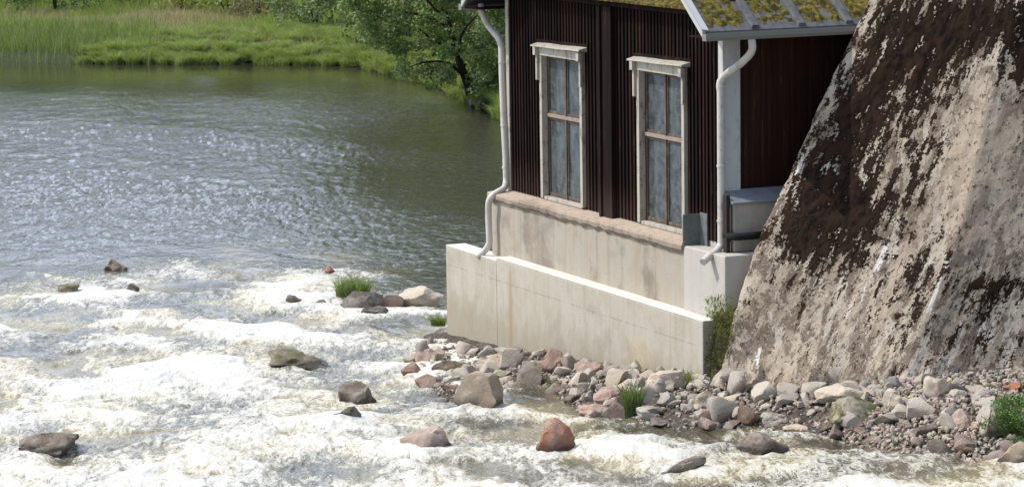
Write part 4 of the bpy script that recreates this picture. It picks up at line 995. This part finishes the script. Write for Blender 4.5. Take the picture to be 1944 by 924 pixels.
tuft('grass_stalks', P+[0, .1, 0], 7, 1.0, .10, [(.09,.085,.05)], .12, .014, 'few thin dry stalks rising from the dark green reed tuft', 'stalks', seed=3, droop=.1)
P = on_water(832, 628); tuft('grass_tuft', P+[0, .3, .05], 130, .26, .14, [(.11,.16,.03),(.14,.18,.04)], .5, .016, 'small yellow-green tuft at the left edge of the low outer wall', seed=4)
P = bank_z_at(1310, 735); tuft('grass_tuft', P, 70, .3, .08, [(.16,.2,.05),(.2,.2,.08)], .4, .012, 'thin yellow-green tuft at the right foot of the low wall', seed=5)
P = bank_z_at(1052, 742); tuft('grass_tuft', P, 70, .24, .1, [(.16,.2,.06)], .5, .012, 'faint green tuft among stones right of the pink pointed rock', seed=6)
# leafy bush right
P = bank_z_at(1905, 838); c = []; r = []; k = []; q = random.Random(3)
bb = empty('leafy_bush', P, 'low fresh green leafy bush on the gravel at the right edge', 'bush')
for _ in range(60):
    a = q.uniform(0, 6.28); s = q.uniform(0, 1)**.5; z = q.uniform(.02, .62); c.append(P+np.array([.10+math.cos(a)*s*.50*(1-z*.5)+z*.35, .2+math.sin(a)*s*.35, z])); r.append(q.uniform(.07, .15)); k.append(q.choice([(.08,.17,.03),(.11,.21,.045),(.05,.11,.025)]))
V, F, C = leaves(c, r, 7500, .035, k, rg); mesh_np('foliage', V, F, mLeaf, bb, attrs={'col': C})
mb = MB()
for j in range(14): mb.tube([P+[q.uniform(-.2, .4), .2, 0], P+[q.uniform(-.3, .8), .2, q.uniform(.3, .6)]], [.008, .004], 5)
mb.build('stem', M_simple('green_stem', (.09, .12, .03)), bb)
# moss and grass hanging in the corner between wall and buttress
c = []; r = []; k = []
for _ in range(85):
    t = q.random(); py = 588+132*t; x0_ = 1340+(-8)*t; x1_ = np.interp(py, [560, 640, 730], [1405, 1384, 1372]); px = q.uniform(x0_+4, x1_); tt_ = (px-np.interp(py, [560, 745], [1334, 1312]))/60; c.append(at_d(px, py, 47.12-1.2*tt_-.25*math.sin(math.pi*min(1, max(0, tt_))))); r.append(q.uniform(.04, .08))
    k.append(q.choice([(.10,.11,.02),(.16,.13,.03),(.05,.035,.02)] if t < .35 else [(.035,.026,.016),(.05,.036,.02),(.07,.07,.02)]))
V, F, C = leaves(c, r, 6500, .03, k, rg, up=0); o = mesh_np('hanging_moss', V, F, mLeaf, None, attrs={'col': C}, origin=at_d(1350, 640, 46)); tag(o, 'shaggy moss and rootlets hanging in the gap between low wall and buttress', 'moss')
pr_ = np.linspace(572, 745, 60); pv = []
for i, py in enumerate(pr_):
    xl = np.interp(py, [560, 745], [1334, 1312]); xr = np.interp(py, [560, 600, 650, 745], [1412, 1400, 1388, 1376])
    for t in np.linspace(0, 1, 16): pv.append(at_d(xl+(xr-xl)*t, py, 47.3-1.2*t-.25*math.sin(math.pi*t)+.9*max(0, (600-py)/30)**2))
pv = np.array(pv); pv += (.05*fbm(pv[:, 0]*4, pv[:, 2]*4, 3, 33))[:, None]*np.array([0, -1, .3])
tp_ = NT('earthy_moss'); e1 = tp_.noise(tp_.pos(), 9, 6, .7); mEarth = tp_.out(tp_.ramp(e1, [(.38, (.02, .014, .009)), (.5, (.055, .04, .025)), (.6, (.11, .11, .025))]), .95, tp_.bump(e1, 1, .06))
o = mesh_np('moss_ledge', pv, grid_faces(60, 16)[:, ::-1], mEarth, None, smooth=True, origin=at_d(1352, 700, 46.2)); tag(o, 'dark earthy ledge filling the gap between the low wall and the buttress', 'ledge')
n = 420; rgg = np.random.default_rng(8); py = rgg.uniform(565, 655, n); px = rgg.uniform(1340, 1392, n); P = np.array([at_d(a, b, 47.05-1.2*(a-1330)/60) for a, b in zip(px, py)])
V, F, C = blades(P, rgg.uniform(.1, .28, n), np.full(n, .012), .45, colmix(n, [(.13,.17,.03),(.18,.19,.05),(.08,.10,.02)], rgg), rgg, 3, 2.6)
o = mesh_np('hanging_grass', V, F, mGrass, None, attrs={'col': C}, origin=at_d(1365, 610, 45.9)); tag(o, 'yellow-green grass hanging over the top of the moss in the gap beside the low wall', 'grass')
